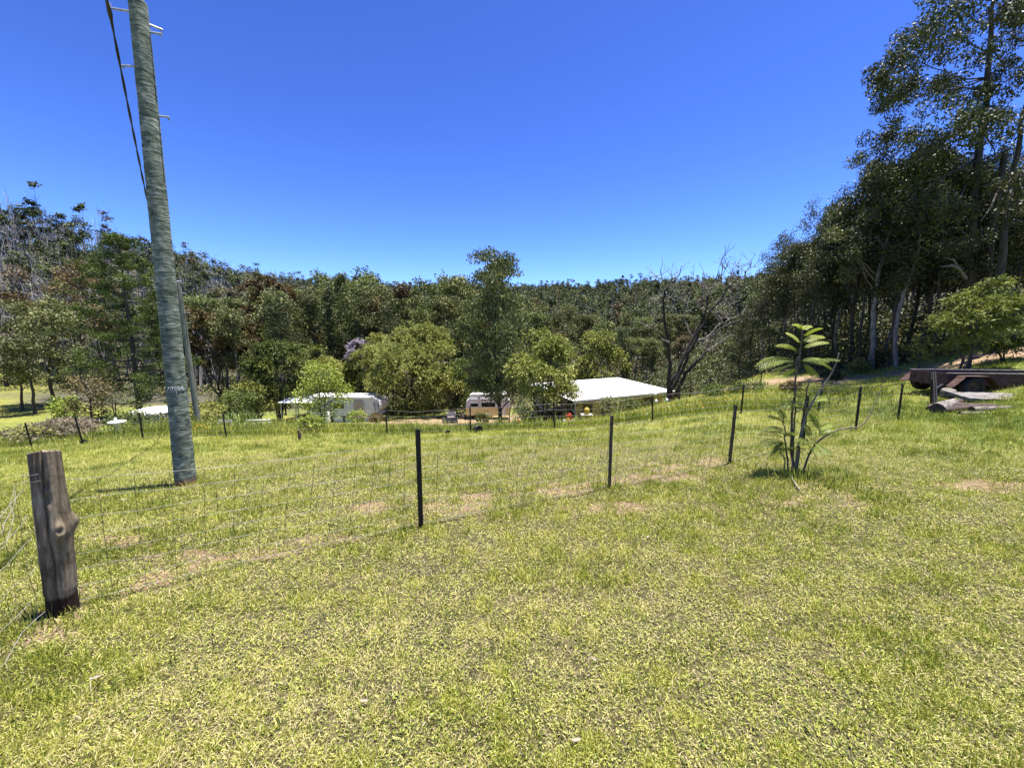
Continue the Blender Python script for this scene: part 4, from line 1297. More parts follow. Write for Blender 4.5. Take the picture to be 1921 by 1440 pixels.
bp = on(215, 16.6)
mb = MB(); mb.lathe([(.001, 0), (.16, 0), (.12, .1), (.09, .40), (.15, .46), (.29, .52), (.305, .57), (.285, .575), (.18, .53), (.001, .52)], 26)
bath = thing("bird_bath", "small white round bird bath with a knob in the weeds left of the tank", "bird bath", bp)
mb.build("basin", M['white'], bath)
mb = MB(); mb.lathe([(.035, .50), (.035, .60), (.06, .65), (.05, .71), (.02, .74), (.001, .75)], 14, (-.05, 0, 0)); mb.build("finial", M['white'], bath)

g = on(419, 18.9)
mb = MB()
for i in range(5): mb.box((-.26 + i * .13, 0, .17), (.05, .03, .36))
mb.box((0, .022, .10), (.62, .015, .05)); mb.box((0, .022, .26), (.62, .015, .05))
small("picket_panel", mb, M['white'], "little white picket panel standing by the dirt path", "picket panel", g, .2)
for i, (px, Y, dz, rz, lab) in enumerate(((482, 21.5, .36, .12, "upper pale timber plank raised beside the strap-leaf plants"), (486, 21.8, .22, .16, "lower pale timber plank under the raised plank"), (395, 18.7, .16, -.08, "short grey timber plank lying at the foot of the second pole"))):
    g = on(px, Y); mb = MB(); mb.box((0, 0, dz), (1.25 if i < 2 else .62, .2, .05)); mb.box((-.4 if i < 2 else -.2, 0, dz / 2 - .03), (.1, .14, dz - .01)); mb.box((.4 if i < 2 else .2, 0, dz / 2 - .03), (.1, .14, dz - .01))
    small("timber_plank", mb, M['plank'], lab, "plank", g, rz)
rg = np.random.default_rng(17)


def rock(r, seed):
    mb = MB(); q = np.random.default_rng(seed)
    prof = np.linspace(0, np.pi, 8)
    k = 12; V = []
    for p in prof:
        for a in np.arange(k) * 2 * np.pi / k:
            V.append((math.sin(p) * math.cos(a), math.sin(p) * math.sin(a) * .8, math.cos(p) * .62))
    V = np.array(V); V *= r * (1 + .35 * (fbm(V[:, 0:1] * 2 + seed, V[:, 1:2] * 2 + V[:, 2:3] * 1.7, seed) - .5) * 2)
    i, j = np.meshgrid(np.arange(7), np.arange(k), indexing='ij')
    mb.add(V, np.stack([i * k + j, (i + 1) * k + j, (i + 1) * k + (j + 1) % k, i * k + (j + 1) % k], -1).reshape(-1, 4), True)
    return mb


for i in range(7):
    g = on(442 + i * 7.5 + rg.normal(0, 2), 20.2 + rg.normal(0, .15))
    small("garden_rock", rock(.16 * rg.uniform(.7, 1.3), 40 + i), M['concrete'], "pale rock in the row edging the dirt path under the strap-leaf plants", "rock", g + np.array([0, 0, .05]), rg.uniform(0, 6), "rocks edging the path")
for px, Y, r_, lab in ((895, 12.1, .13, "black plastic pot lying on the grass just right of a back fence post"), (838, 12.0, .07, "small dark pot half hidden in grass left of the back fence post"), (148, 13.1, .09, "round black pot at the foot of a leaning left fence post")):
    g = on(px, Y); mb = MB(); mb.lathe([(.001, -r_), (r_ * .8, -r_), (r_ * 1.05, r_ * .9), (r_ * .95, r_ * .9), (r_ * .7, -r_ * .7), (.001, -r_ * .7)], 18)
    o = small("plastic_pot", mb, M['black'], lab, "pot", g + np.array([0, 0, r_ * .8])); o.rotation_euler = (R(80), .2, .6)
g = on(973, 28.5)
cone = thing("traffic_cone", "orange and white traffic cone behind the wire fence left of the pale saplings", "traffic cone", g)
mb = MB(); mb.box((0, 0, .03), (.4, .4, .05)); mb.lathe([(.16, .055), (.11, .33)], 18); mb.build("cone_base", M['orange'], cone)
mb = MB(); mb.lathe([(.082, .52), (.03, .85), (.001, .86)], 18); mb.build("cone_tip", M['orange'], cone)
mb = MB(); mb.lathe([(.1105, .33), (.0825, .52)], 18); mb.build("reflective_band", M['white'], cone)
g = on(1068, 26.4)
mb = MB(); mb.prism([(-.2, 0), (.2, 0), (.24, .28), (.14, .40), (-.22, .33)], -.16, .16); mb.tube([(-.13, 0, .34), (-.07, 0, .47), (.1, 0, .46), (.13, 0, .39)], .028, 6)
small("fuel_can", mb, M['red'], "red plastic fuel can in the weeds in front of the dark car", "fuel can", g + np.array([0, 0, .55]))
g = on(1101, 26.8)
mb = MB(); mb.lathe([(.001, 0), (.16, 0), (.19, .06), (.19, .34), (.15, .42), (.08, .45), (.08, .49), (.001, .50)], 18)
small("plastic_drum", mb, M['drum'], "faded yellow plastic drum at the corner of the house", "drum", g + np.array([0, 0, .75]))
for nm_, g_, h_ in (("fuel can stand", on(1068, 26.4), .55), ("drum stand", on(1101, 26.8), .75)):
    mb = MB()
    for sx in (-.3, .3):
        for sy in (-.22, .22): mb.tube([(sx, sy, -.2), (sx, sy, h_ - .04)], .035, 5)
    mb.box((0, 0, h_ - .02), (.8, .6, .035))
    small("wooden_stand", mb, M['plank'], "rough wooden stand under the " + ("red fuel can" if 'can' in nm_ else "yellow drum"), "stand", g_)
for i, (px, Y, z_, lab) in enumerate(((838, 33.0, 0, "grey slatted crate left of the others by the caravan"), (850, 33.2, 0, "grey slatted crate nearest the yellow caravan"), (846, 33.1, .5, "grey slatted crate stacked on top"))):
    g = on(px, Y); mb = MB()
    for k_ in range(4):
        for yy in (-.34, .34): mb.box((0, yy, .08 + k_ * .115), (.7, .02, .08))
        for xx in (-.36, .36): mb.box((xx, 0, .08 + k_ * .115), (.02, .66, .08))
    for xx in (-.33, .33):
        for yy in (-.315, .315): mb.box((xx, yy, .24), (.04, .03, .48))
    mb.box((0, 0, .02), (.64, .6, .03))
    small("slatted_crate", mb, M['grey_dark'] if i < 2 else M['plank'], lab, "crate", g + np.array([0, 0, z_]), .1 * i)
g = on(613, 33.5)
mb = MB(); mb.lathe([(.001, 0), (.2, 0), (.22, .08), (.22, .95), (.16, 1.12), (.06, 1.16), (.06, 1.25), (.001, 1.26)], 20)
small("gas_cylinder", mb, M['offwhite'], "tall white gas cylinder standing at the drawbar end of the long caravan", "gas cylinder", g)
for px, py, Y, lab in ((1229, 739, 12.0, "white plastic jug at the top of a back fence post near the roof"), (1231, 752, 12.05, "white plastic jug hung low on the same back fence post"), (1251, 750, 12.0, "white plastic jug on the fence wire below the bare dead tree")):
    p = pix(px, py, Y); mb = MB(); mb.lathe([(.001, -.04), (.033, -.04), (.042, -.025), (.042, .02), (.02, .04), (.013, .055), (.001, .056)], 14)
    mb.tube([(0, 0, .05), (-.0, .0, .08)], .006, 5)
    small("plastic_jug", mb, M['white'], lab, "jug", p)

# ------------------------------------------------------------------ rusty box trailer, logs and leaning pickets
tl = pix(1714, 700, 12.6); tx0 = tl[0]
tz = gz(tx0 + 1.4, 12.8)
trailer = thing("box_trailer", "low rusty red box trailer with a wide mudguard parked on the grass at the right", "trailer", (tx0 + .8, 12.35, tz), R(-6))
Lt, Wt = 4.3, 1.25
zt = pix(1740, 700, 12.4)[2] - tz; zb0 = zt - .40
mb = MB()
for y in (0, Wt): mb.box((Lt / 2, y, (zt + zb0) / 2), (Lt, .03, zt - zb0))
mb.box((Lt / 2, Wt / 2, zb0 + .05), (Lt - .04, Wt - .04, .03))
mb.box((.016, Wt / 2, (zt + zb0) / 2), (.03, Wt - .034, zt - zb0)); mb.box((Lt - .016, Wt / 2, (zt + zb0) / 2), (.03, Wt - .034, zt - zb0))
for x in (.04, Lt - .04): mb.box((x, -.03, (zt + zb0) / 2), (.07, .03, zt - zb0))
tray = mb.build("tray", M['rust'], trailer)
mb = MB()
for y in (-.018, Wt + .018): mb.box((Lt / 2, y, zt + .012), (Lt + .03, .07, .024))
mb.build("top_rail", M['steel'], tray)
xw = pix(1815, 728, 12.2)[0] - tx0 - .8
for y in (-.20, Wt + .20):
    mb = MB()
    P = [(xw - .62, .33), (xw - .36, zt - .14), (xw - .30, zt - .05), (xw + .36, zt - .05), (xw + .44, zt - .10), (xw + .70, .36)]
    w0, w1 = (y - .13, y + .14) if y < 0 else (y - .14, y + .13)
    for (x0, z0), (x1, z1) in zip(P[:-1], P[1:]):
        mb.add([(x0, w0, z0), (x1, w0, z1), (x1, w1, z1), (x0, w1, z0), (x0, w0, z0 - .02), (x1, w0, z1 - .02), (x1, w1, z1 - .02), (x0, w1, z0 - .02)],
               [(0, 1, 2, 3), (7, 6, 5, 4), (0, 4, 5, 1), (1, 5, 6, 2), (2, 6, 7, 3), (3, 7, 4, 0)])
    mb.build("mudguard", M['rust'], trailer)
    wheel(trailer, (xw, y, .31), .315, .21, M['rust_rim'])
mb = MB(); mb.tube([(xw, -.2, .31), (xw, Wt + .2, .31)], .03, 8); mb.box((xw, .15, .33), (1.0, .06, .05)); mb.box((xw, Wt - .15, .33), (1.0, .06, .05)); mb.build("axle", M['black'], trailer)
for y in (.35, Wt - .35):
    mb = MB(); mb.box((Lt / 2, y, zb0 - .03), (Lt - .1, .06, .10)); mb.build("chassis_rail", M['rust'], trailer)
mb = MB(); mb.tube([(Lt, .4, zb0), (Lt + 1.3, Wt / 2, zb0 - .02)], .04, 6); mb.tube([(Lt, Wt - .4, zb0), (Lt + 1.3, Wt / 2, zb0 - .02)], .04, 6); mb.build("drawbar", M['rust'], trailer)
mb = MB(); mb.box((.35, -.03, zb0 + .0), (.06, .05, .22), M=Matrix.Rotation(R(38), 4, 'Y')); mb.box((xw - .82, -.05, zb0 - .06), (.36, .10, .03), M=Matrix.Rotation(R(-38), 4, 'Y')); mb.build("tail_bracket", M['black'], trailer)
mb = MB(); mb.box((1.75, Wt + .08, zt + .07), (.05, .05, .14)); mb.build("latch", M['black'], trailer)


def log(mb, L, r0, r1, seed, k=14, m=16, bend=.0):
    q = np.random.default_rng(seed)
    t = np.linspace(0, 1, m); a = np.arange(k) * 2 * np.pi / k
    A, T = np.meshgrid(a, t)
    rr = (r0 + (r1 - r0) * T) * (1 + .22 * (fbm(np.cos(A) * 1.5 + seed, np.sin(A) * 1.5 + T * 2.5, seed) - .5) * 2)
    V = np.stack([T * L, rr * np.cos(A), rr * np.sin(A) + bend * np.sin(T * 3.14)], -1)
    i, j = np.meshgrid(np.arange(m - 1), np.arange(k), indexing='ij')
    mb.add(V.reshape(-1, 3), np.stack([i * k + j, i * k + (j + 1) % k, (i + 1) * k + (j + 1) % k, (i + 1) * k + j], -1).reshape(-1, 4), True)
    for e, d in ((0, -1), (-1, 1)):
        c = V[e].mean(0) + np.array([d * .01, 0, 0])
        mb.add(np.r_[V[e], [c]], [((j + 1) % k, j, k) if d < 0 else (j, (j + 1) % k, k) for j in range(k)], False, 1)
    return mb


def put_log(px, py, L, r0, r1, rz, tilt, seed, mat, lab, lift=0.0, bend=0.0):
    g = gpix(px, py, 5, 30)
    o = log(MB(), L, r0, r1, seed, bend=bend).build("log", [mat, M['log_dark']], None, g + np.array([0, 0, r0 * .75 + lift]))  # cut ends take the dark material to paint their shaded faces
    o.rotation_euler = (0, R(-tilt), R(rz)); tag(o, lab, "log")
    return o


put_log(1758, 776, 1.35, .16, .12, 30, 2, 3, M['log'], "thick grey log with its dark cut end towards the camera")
put_log(1768, 774, 1.55, .10, .07, 8, 2, 5, M['log_dark'], "thin reddish-brown log lying in front of the bleached slab")
put_log(1781, 760, 1.9, .09, .10, 10, 2, 8, M['log_dark'], "dark charred log along the near edge of the bleached slab")
put_log(1742, 770, .75, .07, .05, 40, 0, 9, M['log_dark'], "short thin dark log at the left end of the log pile")
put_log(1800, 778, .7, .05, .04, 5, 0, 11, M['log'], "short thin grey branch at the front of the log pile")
put_log(1772, 770, 1.2, .13, .10, -6, 1, 13, M['log_dark'], "thick charred log lying low across the front of the log pile")
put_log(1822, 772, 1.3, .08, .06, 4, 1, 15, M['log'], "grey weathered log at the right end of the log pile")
g = gpix(1800, 756, 5, 30)
mb = MB()
n_ = 20; xs = np.linspace(0, 2.6, n_); rg = np.random.default_rng(2)
for a_, b_ in ((-.30, -.105), (-.10, .095), (.10, .30)):
    yy0 = a_ + rg.normal(0, .004, n_); yy1 = b_ + rg.normal(0, .004, n_); zz = .08 + rg.normal(0, .006, n_)
    V = np.concatenate([np.stack([xs, yy0, zz - .09], -1), np.stack([xs, yy1, zz - .09], -1), np.stack([xs, yy1, zz], -1), np.stack([xs, yy0, zz], -1)])
    F = []
    for c_ in range(4):
        d_ = (c_ + 1) % 4
        F += [(c_ * n_ + i, d_ * n_ + i, d_ * n_ + i + 1, c_ * n_ + i + 1) for i in range(n_ - 1)]
    mb.add(V, F); mb.add(V[[0, n_, 2 * n_, 3 * n_]], [(0, 3, 2, 1)])
sl = mb.build("timber_slab", M['slab'], None, g + np.array([0, .05, .16])); sl.rotation_euler = (R(10), R(1), R(-3)); tag(sl, "long sun-bleached split timber slab lying behind the dark logs", "slab")
for px, py, r_, lab in ((1776, 752, .17, "sawn grey stump block sitting on the thick log"), (1764, 740, .14, "dark stump block behind the log pile under the trailer")):
    g = gpix(px, py, 5, 30); mb = MB(); mb.lathe([(.001, -.1), (r_ * .95, -.1), (r_ * 1.02, .03), (r_ * .97, .13), (r_ * .9, .145), (r_ * .35, .13), (.001, .10)], 18)
    o = small("stump_block", mb, M['log'] if r_ > .15 else M['log_dark'], lab, "stump", g + np.array([0, 0, .22 if r_ > .15 else .12])); o.rotation_euler = (R(14), R(-8), 0)
for (px, py, tx, ty, lab) in ((1748, 752, 1748, 711, "black star picket standing upright in the logs, left one"), (1756, 735, 1750, 698, "black star picket leaning left against the trailer, middle one"), (1761, 729, 1754, 697, "black star picket leaning against the trailer, right one")):
    a = pix(px, py, 11.4); a[2] = min(a[2], gz(a[0], a[1]) + .05); b = pix(tx, ty, 11.9 if px > 1750 else 11.3)
    mb = MB(); L_ = float(np.linalg.norm(b - a)); picket_mesh(mb, L_, .034)
    o = mb.build("star_picket", M['picket'], None, a); o.rotation_euler = Vector(b - a).to_track_quat('Z', 'Y').to_euler(); tag(o, lab, "post")

# ------------------------------------------------------------------ litter on the lawn
rg = np.random.default_rng(29)
for px, py, L_, lab in ((168, 1284, .05, "long pale dead leaf on the lawn at lower left"), (693, 1325, .042, "pale curled dead leaf on the lawn below centre"), (1091, 1399, .048, "white dead leaf at the bottom edge of the lawn"),
                        (1468, 1175, .035, "small white dead leaf on the lawn right of centre"), (1213, 1015, .05, "pale dead leaf on the thin grass past the middle picket"), (222, 942, .12, "pale bark chip in the paddock grass by the big pole"),
                        (1120, 1250, .038, "cream dead leaf among the grass right of centre")):
    g = gpix(px, py, .8, 30); mb = MB()
    t = np.linspace(0, 1, 6); wdt = L_ * .17 * np.sin(np.pi * np.clip(t * .95 + .03, 0, 1)); zz = .02 + L_ * .22 * (t - .4) ** 2
    V = np.r_[np.stack([t * L_, -wdt, zz], -1), np.stack([t * L_, 0 * t, zz - .004], -1), np.stack([t * L_, wdt, zz], -1)]
    mb.add(V, [(c * 6 + i, c * 6 + i + 1, (c + 1) * 6 + i + 1, (c + 1) * 6 + i) for c in (0, 1) for i in range(5)], True)
    small("dead_leaf", mb, M['pale_leaf'], lab, "dead leaf", g + np.array([0, 0, .012]), rg.uniform(0, 6.28))
# ------------------------------------------------------------------ trees: helpers
def spot(px, Y):
    d = ray(px, 700); x = d[0] / d[1] * Y
    return np.array([x, Y, gz(x, Y)])


def height(px, top, Y, base=None):
    return pix(px, top, Y)[2] - spot(px, Y)[2]


BD, BG, BS = M['bark_dark'], M['bark_grey'], M['bark_sap']


# ------------------------------------------------------------------ big trees at the right edge of the clearing
def hero(seed, trunk, r0, targets, per=130, L=.17, W=.034, tint0=.42, droop=.7, sub=4, k=10):
    """trunk: world points; targets: (point, clump radius, start fraction on trunk)"""
    rg = np.random.default_rng(seed)
    base = np.array(trunk[0]); T = np.array(trunk) - base
    t = np.linspace(0, 1, len(T)); tt = np.linspace(0, 1, 24)
    P = np.stack([np.interp(tt, t, T[:, i]) for i in range(3)], -1)
    P[1:-1, :2] += rg.normal(0, .03, (22, 2)); P[0, 2] = -.5
    tr, cr = MB(), MB()
    rad = r0 * (1 - .78 * tt); rad[0] *= 1.3; rad[1] *= 1.1
    tr.tube(P, rad, k)
    for (p, r, s) in targets:
        e = np.array(p) - base
        b = np.array([np.interp(s, tt, P[:, i]) for i in range(3)])
        d = e - b
        m = b + d * .5 + np.array([0, 0, -.12 * np.linalg.norm(d)]) * (1 if d[2] > 0 else -.6) + rg.normal(0, .15, 3)
        q = np.linspace(0, 1, 8)[:, None]
        c = b * (1 - q) ** 2 + 2 * m * q * (1 - q) + e * q * q
        c[1:-1] += rg.normal(0, .05, (6, 3))
        rl = max(.03, r0 * (1 - .78 * s) * .38)
        tr.tube(c, np.linspace(rl, rl * .25, 8), 6, cap=False)
        clump_leaves(cr, rg, e, r * .5, int(per * .4), L, W, tint0 + rg.normal(0, .08), droop, .9)
        for j in range(sub):
            a = c[rg.integers(4, 8)]
            v = rg.normal(0, 1, 3); v[2] *= .85
            f = e + unit(v) * r * rg.uniform(.55, 1.25)
            tr.tube(curve(a, f, .05, 4), np.linspace(rl * .3, rl * .08, 4), 4, cap=False)
            clump_leaves(cr, rg, f, r * rg.uniform(.32, .55), int(per * rg.uniform(.35, .8)), L, W, tint0 + rg.normal(0, .12), droop, .95)
    return base, (tr, cr)


YA = 19.0
trunkA = [spot(1816, YA)] + [pix(x, y, YA + d) for x, y, d in ((1818, 560, 0), (1822, 440, .1), (1828, 330, .2), (1842, 250, .3), (1852, 170, .3), (1858, 80, .2), (1868, -20, .1), (1875, -140, 0))]
TA = [(1648, 275, 1.0, .52), (1690, 255, 1.1, .5), (1720, 300, 1.1, .48), (1760, 265, 1.2, .55), (1665, 160, .8, .62), (1695, 185, 1.0, .62), (1712, 110, 1.1, .66), (1745, 75, 1.2, .72), (1770, 20, 1.2, .78),
      (1740, 165, 1.2, .66), (1790, 150, 1.1, .66), (1820, 60, 1.0, .8), (1800, -40, 1.2, .85), (1850, -60, 1.2, .9), (1890, 60, 1.1, .8), (1905, 130, 1.1, .74), (1880, 175, 1.1, .68), (1930, 30, 1.1, .85),
      (1840, 215, 1.1, .6), (1800, 230, 1.1, .58), (1780, 330, 1.2, .44), (1735, 360, 1.2, .42), (1870, 300, 1.0, .5), (1905, 230, 1.0, .58), (1690, 330, 1.0, .44), (1830, 380, 1.1, .42), (1780, 420, 1.2, .38)]
rg = np.random.default_rng(5)
baseA, pA = hero(3, trunkA, .21, [(pix(x, y, YA + rg.uniform(-2.6, 3.2)), r * .92, s) for x, y, r, s in TA], 360, .14, .030, .46, .5, 6)
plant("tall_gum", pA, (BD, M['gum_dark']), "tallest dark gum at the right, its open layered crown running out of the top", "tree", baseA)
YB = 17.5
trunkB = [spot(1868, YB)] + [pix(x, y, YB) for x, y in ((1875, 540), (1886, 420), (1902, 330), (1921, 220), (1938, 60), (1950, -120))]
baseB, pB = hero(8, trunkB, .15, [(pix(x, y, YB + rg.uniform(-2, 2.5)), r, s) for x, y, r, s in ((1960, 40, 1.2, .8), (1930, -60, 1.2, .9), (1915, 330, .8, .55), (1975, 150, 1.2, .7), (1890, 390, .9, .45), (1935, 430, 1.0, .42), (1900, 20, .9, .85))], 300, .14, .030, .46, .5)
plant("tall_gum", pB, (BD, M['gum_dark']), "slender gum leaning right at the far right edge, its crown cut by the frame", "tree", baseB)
YC = 18.6
mbC = MB(); pc = [spot(1846, YC) + np.array([0, 0, -.3])] + [pix(x, y, YC) for x, y in ((1852, 520), (1866, 400), (1880, 320), (1886, 284))]
b0 = np.array(pc[0]); mbC.tube(np.array(pc) - b0, [.15, .13, .115, .105, .10], 9)
mbC.tube(np.array([pix(1874, 350, YC), pix(1858, 390, YC - .6), pix(1840, 415, YC - 1)]) - b0, [.06, .045, .02], 5)
tag(mbC.build("snapped_tree", BD, None, b0), "broken-off bare dark trunk with a flat snapped top at the right edge", "dead tree")
YE = 20.5
trunkE = [gpix(1635, 692, 10, 40)]; YE = trunkE[0][1]
trunkE += [pix(x, y, YE) for x, y in ((1638, 620), (1643, 560), (1650, 500), (1668, 440), (1690, 380))]
baseE, pE = hero(12, trunkE, .15, [(pix(x, y, YE + rg.uniform(-2, 2.5)), r, s) for x, y, r, s in ((1604, 480, .9, .45), (1590, 430, .9, .5), (1640, 400, 1.1, .7), (1690, 350, 1.1, .95), (1720, 420, 1.1, .6), (1680, 300, 1.0, 1.0), (1650, 340, 1.1, .9), (1610, 370, 1.0, .7), (1735, 470, 1.0, .5), (1560, 440, .9, .55), (1700, 480, .9, .5))], 290, .145, .032, .46, .5)
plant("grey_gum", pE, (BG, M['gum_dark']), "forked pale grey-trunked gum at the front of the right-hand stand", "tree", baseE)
mb = MB(); g = spot(1792, 17.0)
mb.tube(np.array([pix(1812, 522, 18.2), pix(1800, 505, 17.8), pix(1788, 498, 17.5), pix(1765, 500, 17.2)]), [.07, .055, .045, .02], 6)
mb.tube(np.array([pix(1800, 505, 17.8), pix(1790, 488, 17.4), pix(1776, 484, 17.0)]), [.045, .035, .015], 5)
o = mb.build("dead_branch", M['slab']); tag(o, "bleached white dead limb jutting from the dark trunks above the rounded wattle", "branch")

# ------------------------------------------------------------------ gum kinds copied through the stands
protos = {}
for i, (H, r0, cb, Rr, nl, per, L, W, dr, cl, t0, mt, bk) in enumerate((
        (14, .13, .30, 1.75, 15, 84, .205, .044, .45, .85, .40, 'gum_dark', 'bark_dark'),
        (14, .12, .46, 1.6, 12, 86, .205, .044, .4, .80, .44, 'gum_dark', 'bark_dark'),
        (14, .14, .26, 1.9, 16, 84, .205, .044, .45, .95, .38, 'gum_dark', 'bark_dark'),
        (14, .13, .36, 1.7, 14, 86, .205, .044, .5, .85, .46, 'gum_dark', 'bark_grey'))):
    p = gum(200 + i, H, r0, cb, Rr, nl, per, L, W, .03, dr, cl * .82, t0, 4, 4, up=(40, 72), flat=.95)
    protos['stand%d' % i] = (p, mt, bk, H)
for i, (H, r0, cb, Rr, nl, per, L, W, dr, cl, t0, mt, bk, up) in enumerate((
        (16, .20, .32, 3.6, 12, 92, .34, .084, .30, 1.0, .46, 'gum', 'bark_dark', (20, 55)),
        (16, .19, .40, 3.0, 12, 92, .34, .082, .3, .95, .48, 'gum', 'bark_grey', (30, 65)),
        (16, .22, .25, 4.0, 15, 90, .34, .084, .28, 1.1, .45, 'gum', 'bark_grey', (15, 50)),
        (16, .18, .30, 3.2, 13, 92, .34, .082, .3, 1.0, .48, 'gum_rust', 'bark_dark', (20, 60)),
        (16, .18, .35, 3.2, 13, 92, .34, .082, .3, 1.0, .48, 'gum_pale', 'bark_grey', (20, 60)))):
    p = gum(300 + i, H, r0 * .9, cb + .06, Rr * .80, nl, per, L, W, .03, dr, cl * .92, t0, 4, 3, up=(up[0] + 18, up[1] + 15), flat=.9)
    protos['valley%d' % i] = (p, mt, bk, H)
p = column_tree(320, 15, 1.6, .16, 64, 66, .32, .074, .44); protos['column0'] = (p, 'gum', 'bark_dark', 15)
p = column_tree(321, 15, 1.2, .15, 54, 66, .32, .074, .42, .2); protos['column1'] = (p, 'gum_dark', 'bark_dark', 15)
made = {}


def place_tree(kind, x, y, H, name, label, cat="tree", group=None, rz=0.0, wide=1.0):
    p, mt, bk, H0 = protos[kind]
    loc = (x, y, gz(x, y)); s = H / H0
    sc = (s ** .6 * wide, s ** .6 * wide, s)
    if kind not in made:
        r = plant(name, p, (M[bk], M[mt]), label, cat, loc, rz, group); r.scale = sc; made[kind] = r
        return r
    r = dup(made[kind], loc, rz, sc, label, group); r.name = name
    if group is None and "group" in r: del r["group"]
    return r


# photo skyline of the right-hand stand and of the valley trees
SKY_R = ([1330, 1400, 1425, 1445, 1465, 1490, 1515, 1540, 1580, 1610, 1640, 1680, 1720, 1921, 2100], [590, 560, 520, 450, 432, 450, 400, 392, 345, 320, 292, 285, 300, 320, 320])
SKY_V = ([-300, 0, 60, 110, 180, 330, 380, 440, 470, 600, 640, 690, 720, 760, 800, 860, 900, 985, 1020, 1100, 1200, 1300, 1420], [520, 520, 585, 560, 575, 560, 556, 565, 545, 520, 518, 505, 535, 540, 535, 528, 540, 575, 570, 585, 590, 590, 560])


def pxof(x, y): return CX + F_PX * x / y * .985


rg = np.random.default_rng(77)
# front row of the right-hand stand, placed along its edge
front = [(1386, 29), (1402, 33), (1421, 28), (1438, 31), (1455, 27.5), (1470, 30), (1486, 27), (1503, 28.5), (1520, 25.5), (1537, 27.5), (1552, 25), (1571, 24), (1590, 23.5), (1603, 22.5), (1618, 24), (1655, 22.6), (1668, 21), (1682, 20.4), (1700, 21.5), (1722, 20.5), (1745, 19.8), (1768, 20.8), (1790, 19.2), (1836, 20.5), (1890, 19), (1915, 18.4)]
pts_used = []
for i, (px, Y) in enumerate(front):
    g = spot(px, Y); pts_used.append(g[:2])
    top = np.interp(px, *SKY_R) + rg.uniform(-12, 30)
    H = min(20, pix(px, top, Y)[2] - g[2])
    place_tree('stand%d' % rg.integers(4), g[0], g[1], H, "gum_tree", "slim dark-trunked gum in the front row of the stand beside the driveway", "tree", "front row of the right-hand gum stand", rg.uniform(0, 6.28), rg.uniform(.75, 1.0))
inside = scatter(lambda x, y: x > forest_edge(y) + 1.2 and abs(pxof(x, y) - 1650) < 420 and pxof(x, y) > 1350, (8, 48, 16, 48), 1.8, 74, 6)
for x, y in inside:
    px = pxof(x, y)
    top = np.interp(px, *SKY_R) + rg.uniform(-5, 120)
    H = min(20, pix(px, top, y)[2] - gz(x, y))
    if H < 4: continue
    place_tree('stand%d' % rg.integers(4), x, y, H, "gum_tree", "slender shaded gum deep inside the dark stand on the right", "tree", "gums deep inside the right-hand stand", rg.uniform(0, 6.28), rg.uniform(.8, 1.05))

# valley floor wood behind the yard
val = scatter(lambda x, y: (y > (39 if x > 9 else 47) + 6 * vnoise(x * .1, 0 * x, 4) ) and x < (forest_edge(y) + 12 if y < 48 else 36) and abs(x) < 1.5 * y and (x > -38 or y > 60), (-95, 36, 38, 84), 3.5, 172, 9)
for x, y in val:
    px = pxof(x, y)
    near_ = y < 60
    top = np.interp(px, *SKY_V) + abs(rg.normal(0, 26)) + (20 if near_ else 0)
    H = min(23, pix(px, top, y)[2] - gz(x, y))
    if H < 5: continue
    kd = rg.choice(['valley0', 'valley1', 'valley2', 'valley3', 'valley4', 'column0', 'column1', 'stand1'], p=[.22, .2, .16, .1, .07, .1, .08, .07])
    what = {'valley3': ("rusty-leaved gum among the wood on the valley floor", "rusty gums of the valley wood"), 'valley4': ("pale grey-green gum among the wood on the valley floor", "pale gums of the valley wood"),
            'column0': ("narrow furry-stemmed gum among the wood on the valley floor", "narrow gums of the valley wood"), 'column1': ("narrow furry-stemmed gum among the wood on the valley floor", "narrow gums of the valley wood")}.get(kd, ("green spreading gum among the wood on the valley floor", "green gums of the valley wood"))
    place_tree(kd, x, y, H, "gum_tree", what[0], "tree", what[1], rg.uniform(0, 6.28), rg.uniform(.85, 1.15))

# ------------------------------------------------------------------ named trees of the middle distance
def named(fn, px, top, Y, name, mats, label, cat="tree", rz=0.0, **kw):
    g = spot(px, Y); H = pix(px, top, Y)[2] - g[2]
    return plant(name, fn(H=H, **kw), (M[mats[0]], M[mats[1]]), label, cat, g, rz)


named(gum, 938, 478, 31.0, "tall_gum", ('bark_dark', 'gum_lone'), "tall lone gum with fine hanging leaves in the middle, right of the pop-top caravan", seed=41, r0=.17, cb=.10, Rr=2.5, nl=40, per=95, L=.21, W=.050, droop=.7, clump=.74, tint0=.46, twigs=5, bare=2, leader=6, up=(20, 55))
named(wattle, 768, 604, 42.0, "wattle", ('bark_dark', 'wattle'), "biggest rounded yellow-green wattle beside the end of the long caravan", seed=51, Rr=6.1, trunk_h=.02, sprays=900, per=70, L=.24, W=.042, tint0=.52, r0=.2, spray=1.35, lump=.16)
named(wattle, 700, 622, 45.0, "wattle", ('bark_dark', 'wattle'), "yellow-green wattle just left of and behind the biggest wattle", seed=52, Rr=4.0, trunk_h=.1, sprays=360, per=40, L=.30, W=.055, tint0=.5, spray=1.25)
named(wattle, 848, 690, 38.5, "wattle", ('bark_dark', 'wattle'), "low yellow-green wattle between the biggest wattle and the pop-top caravan", seed=53, Rr=1.8, trunk_h=.05, sprays=180, per=34, L=.24, W=.045, tint0=.56, spray=.8)
named(wattle, 520, 634, 38.5, "wattle", ('bark_dark', 'wattle_dark'), "dark green spreading wattle over the lean-to of the long caravan", seed=54, Rr=3.8, trunk_h=.25, sprays=380, per=42, L=.28, W=.05, tint0=.48, spray=1.3)
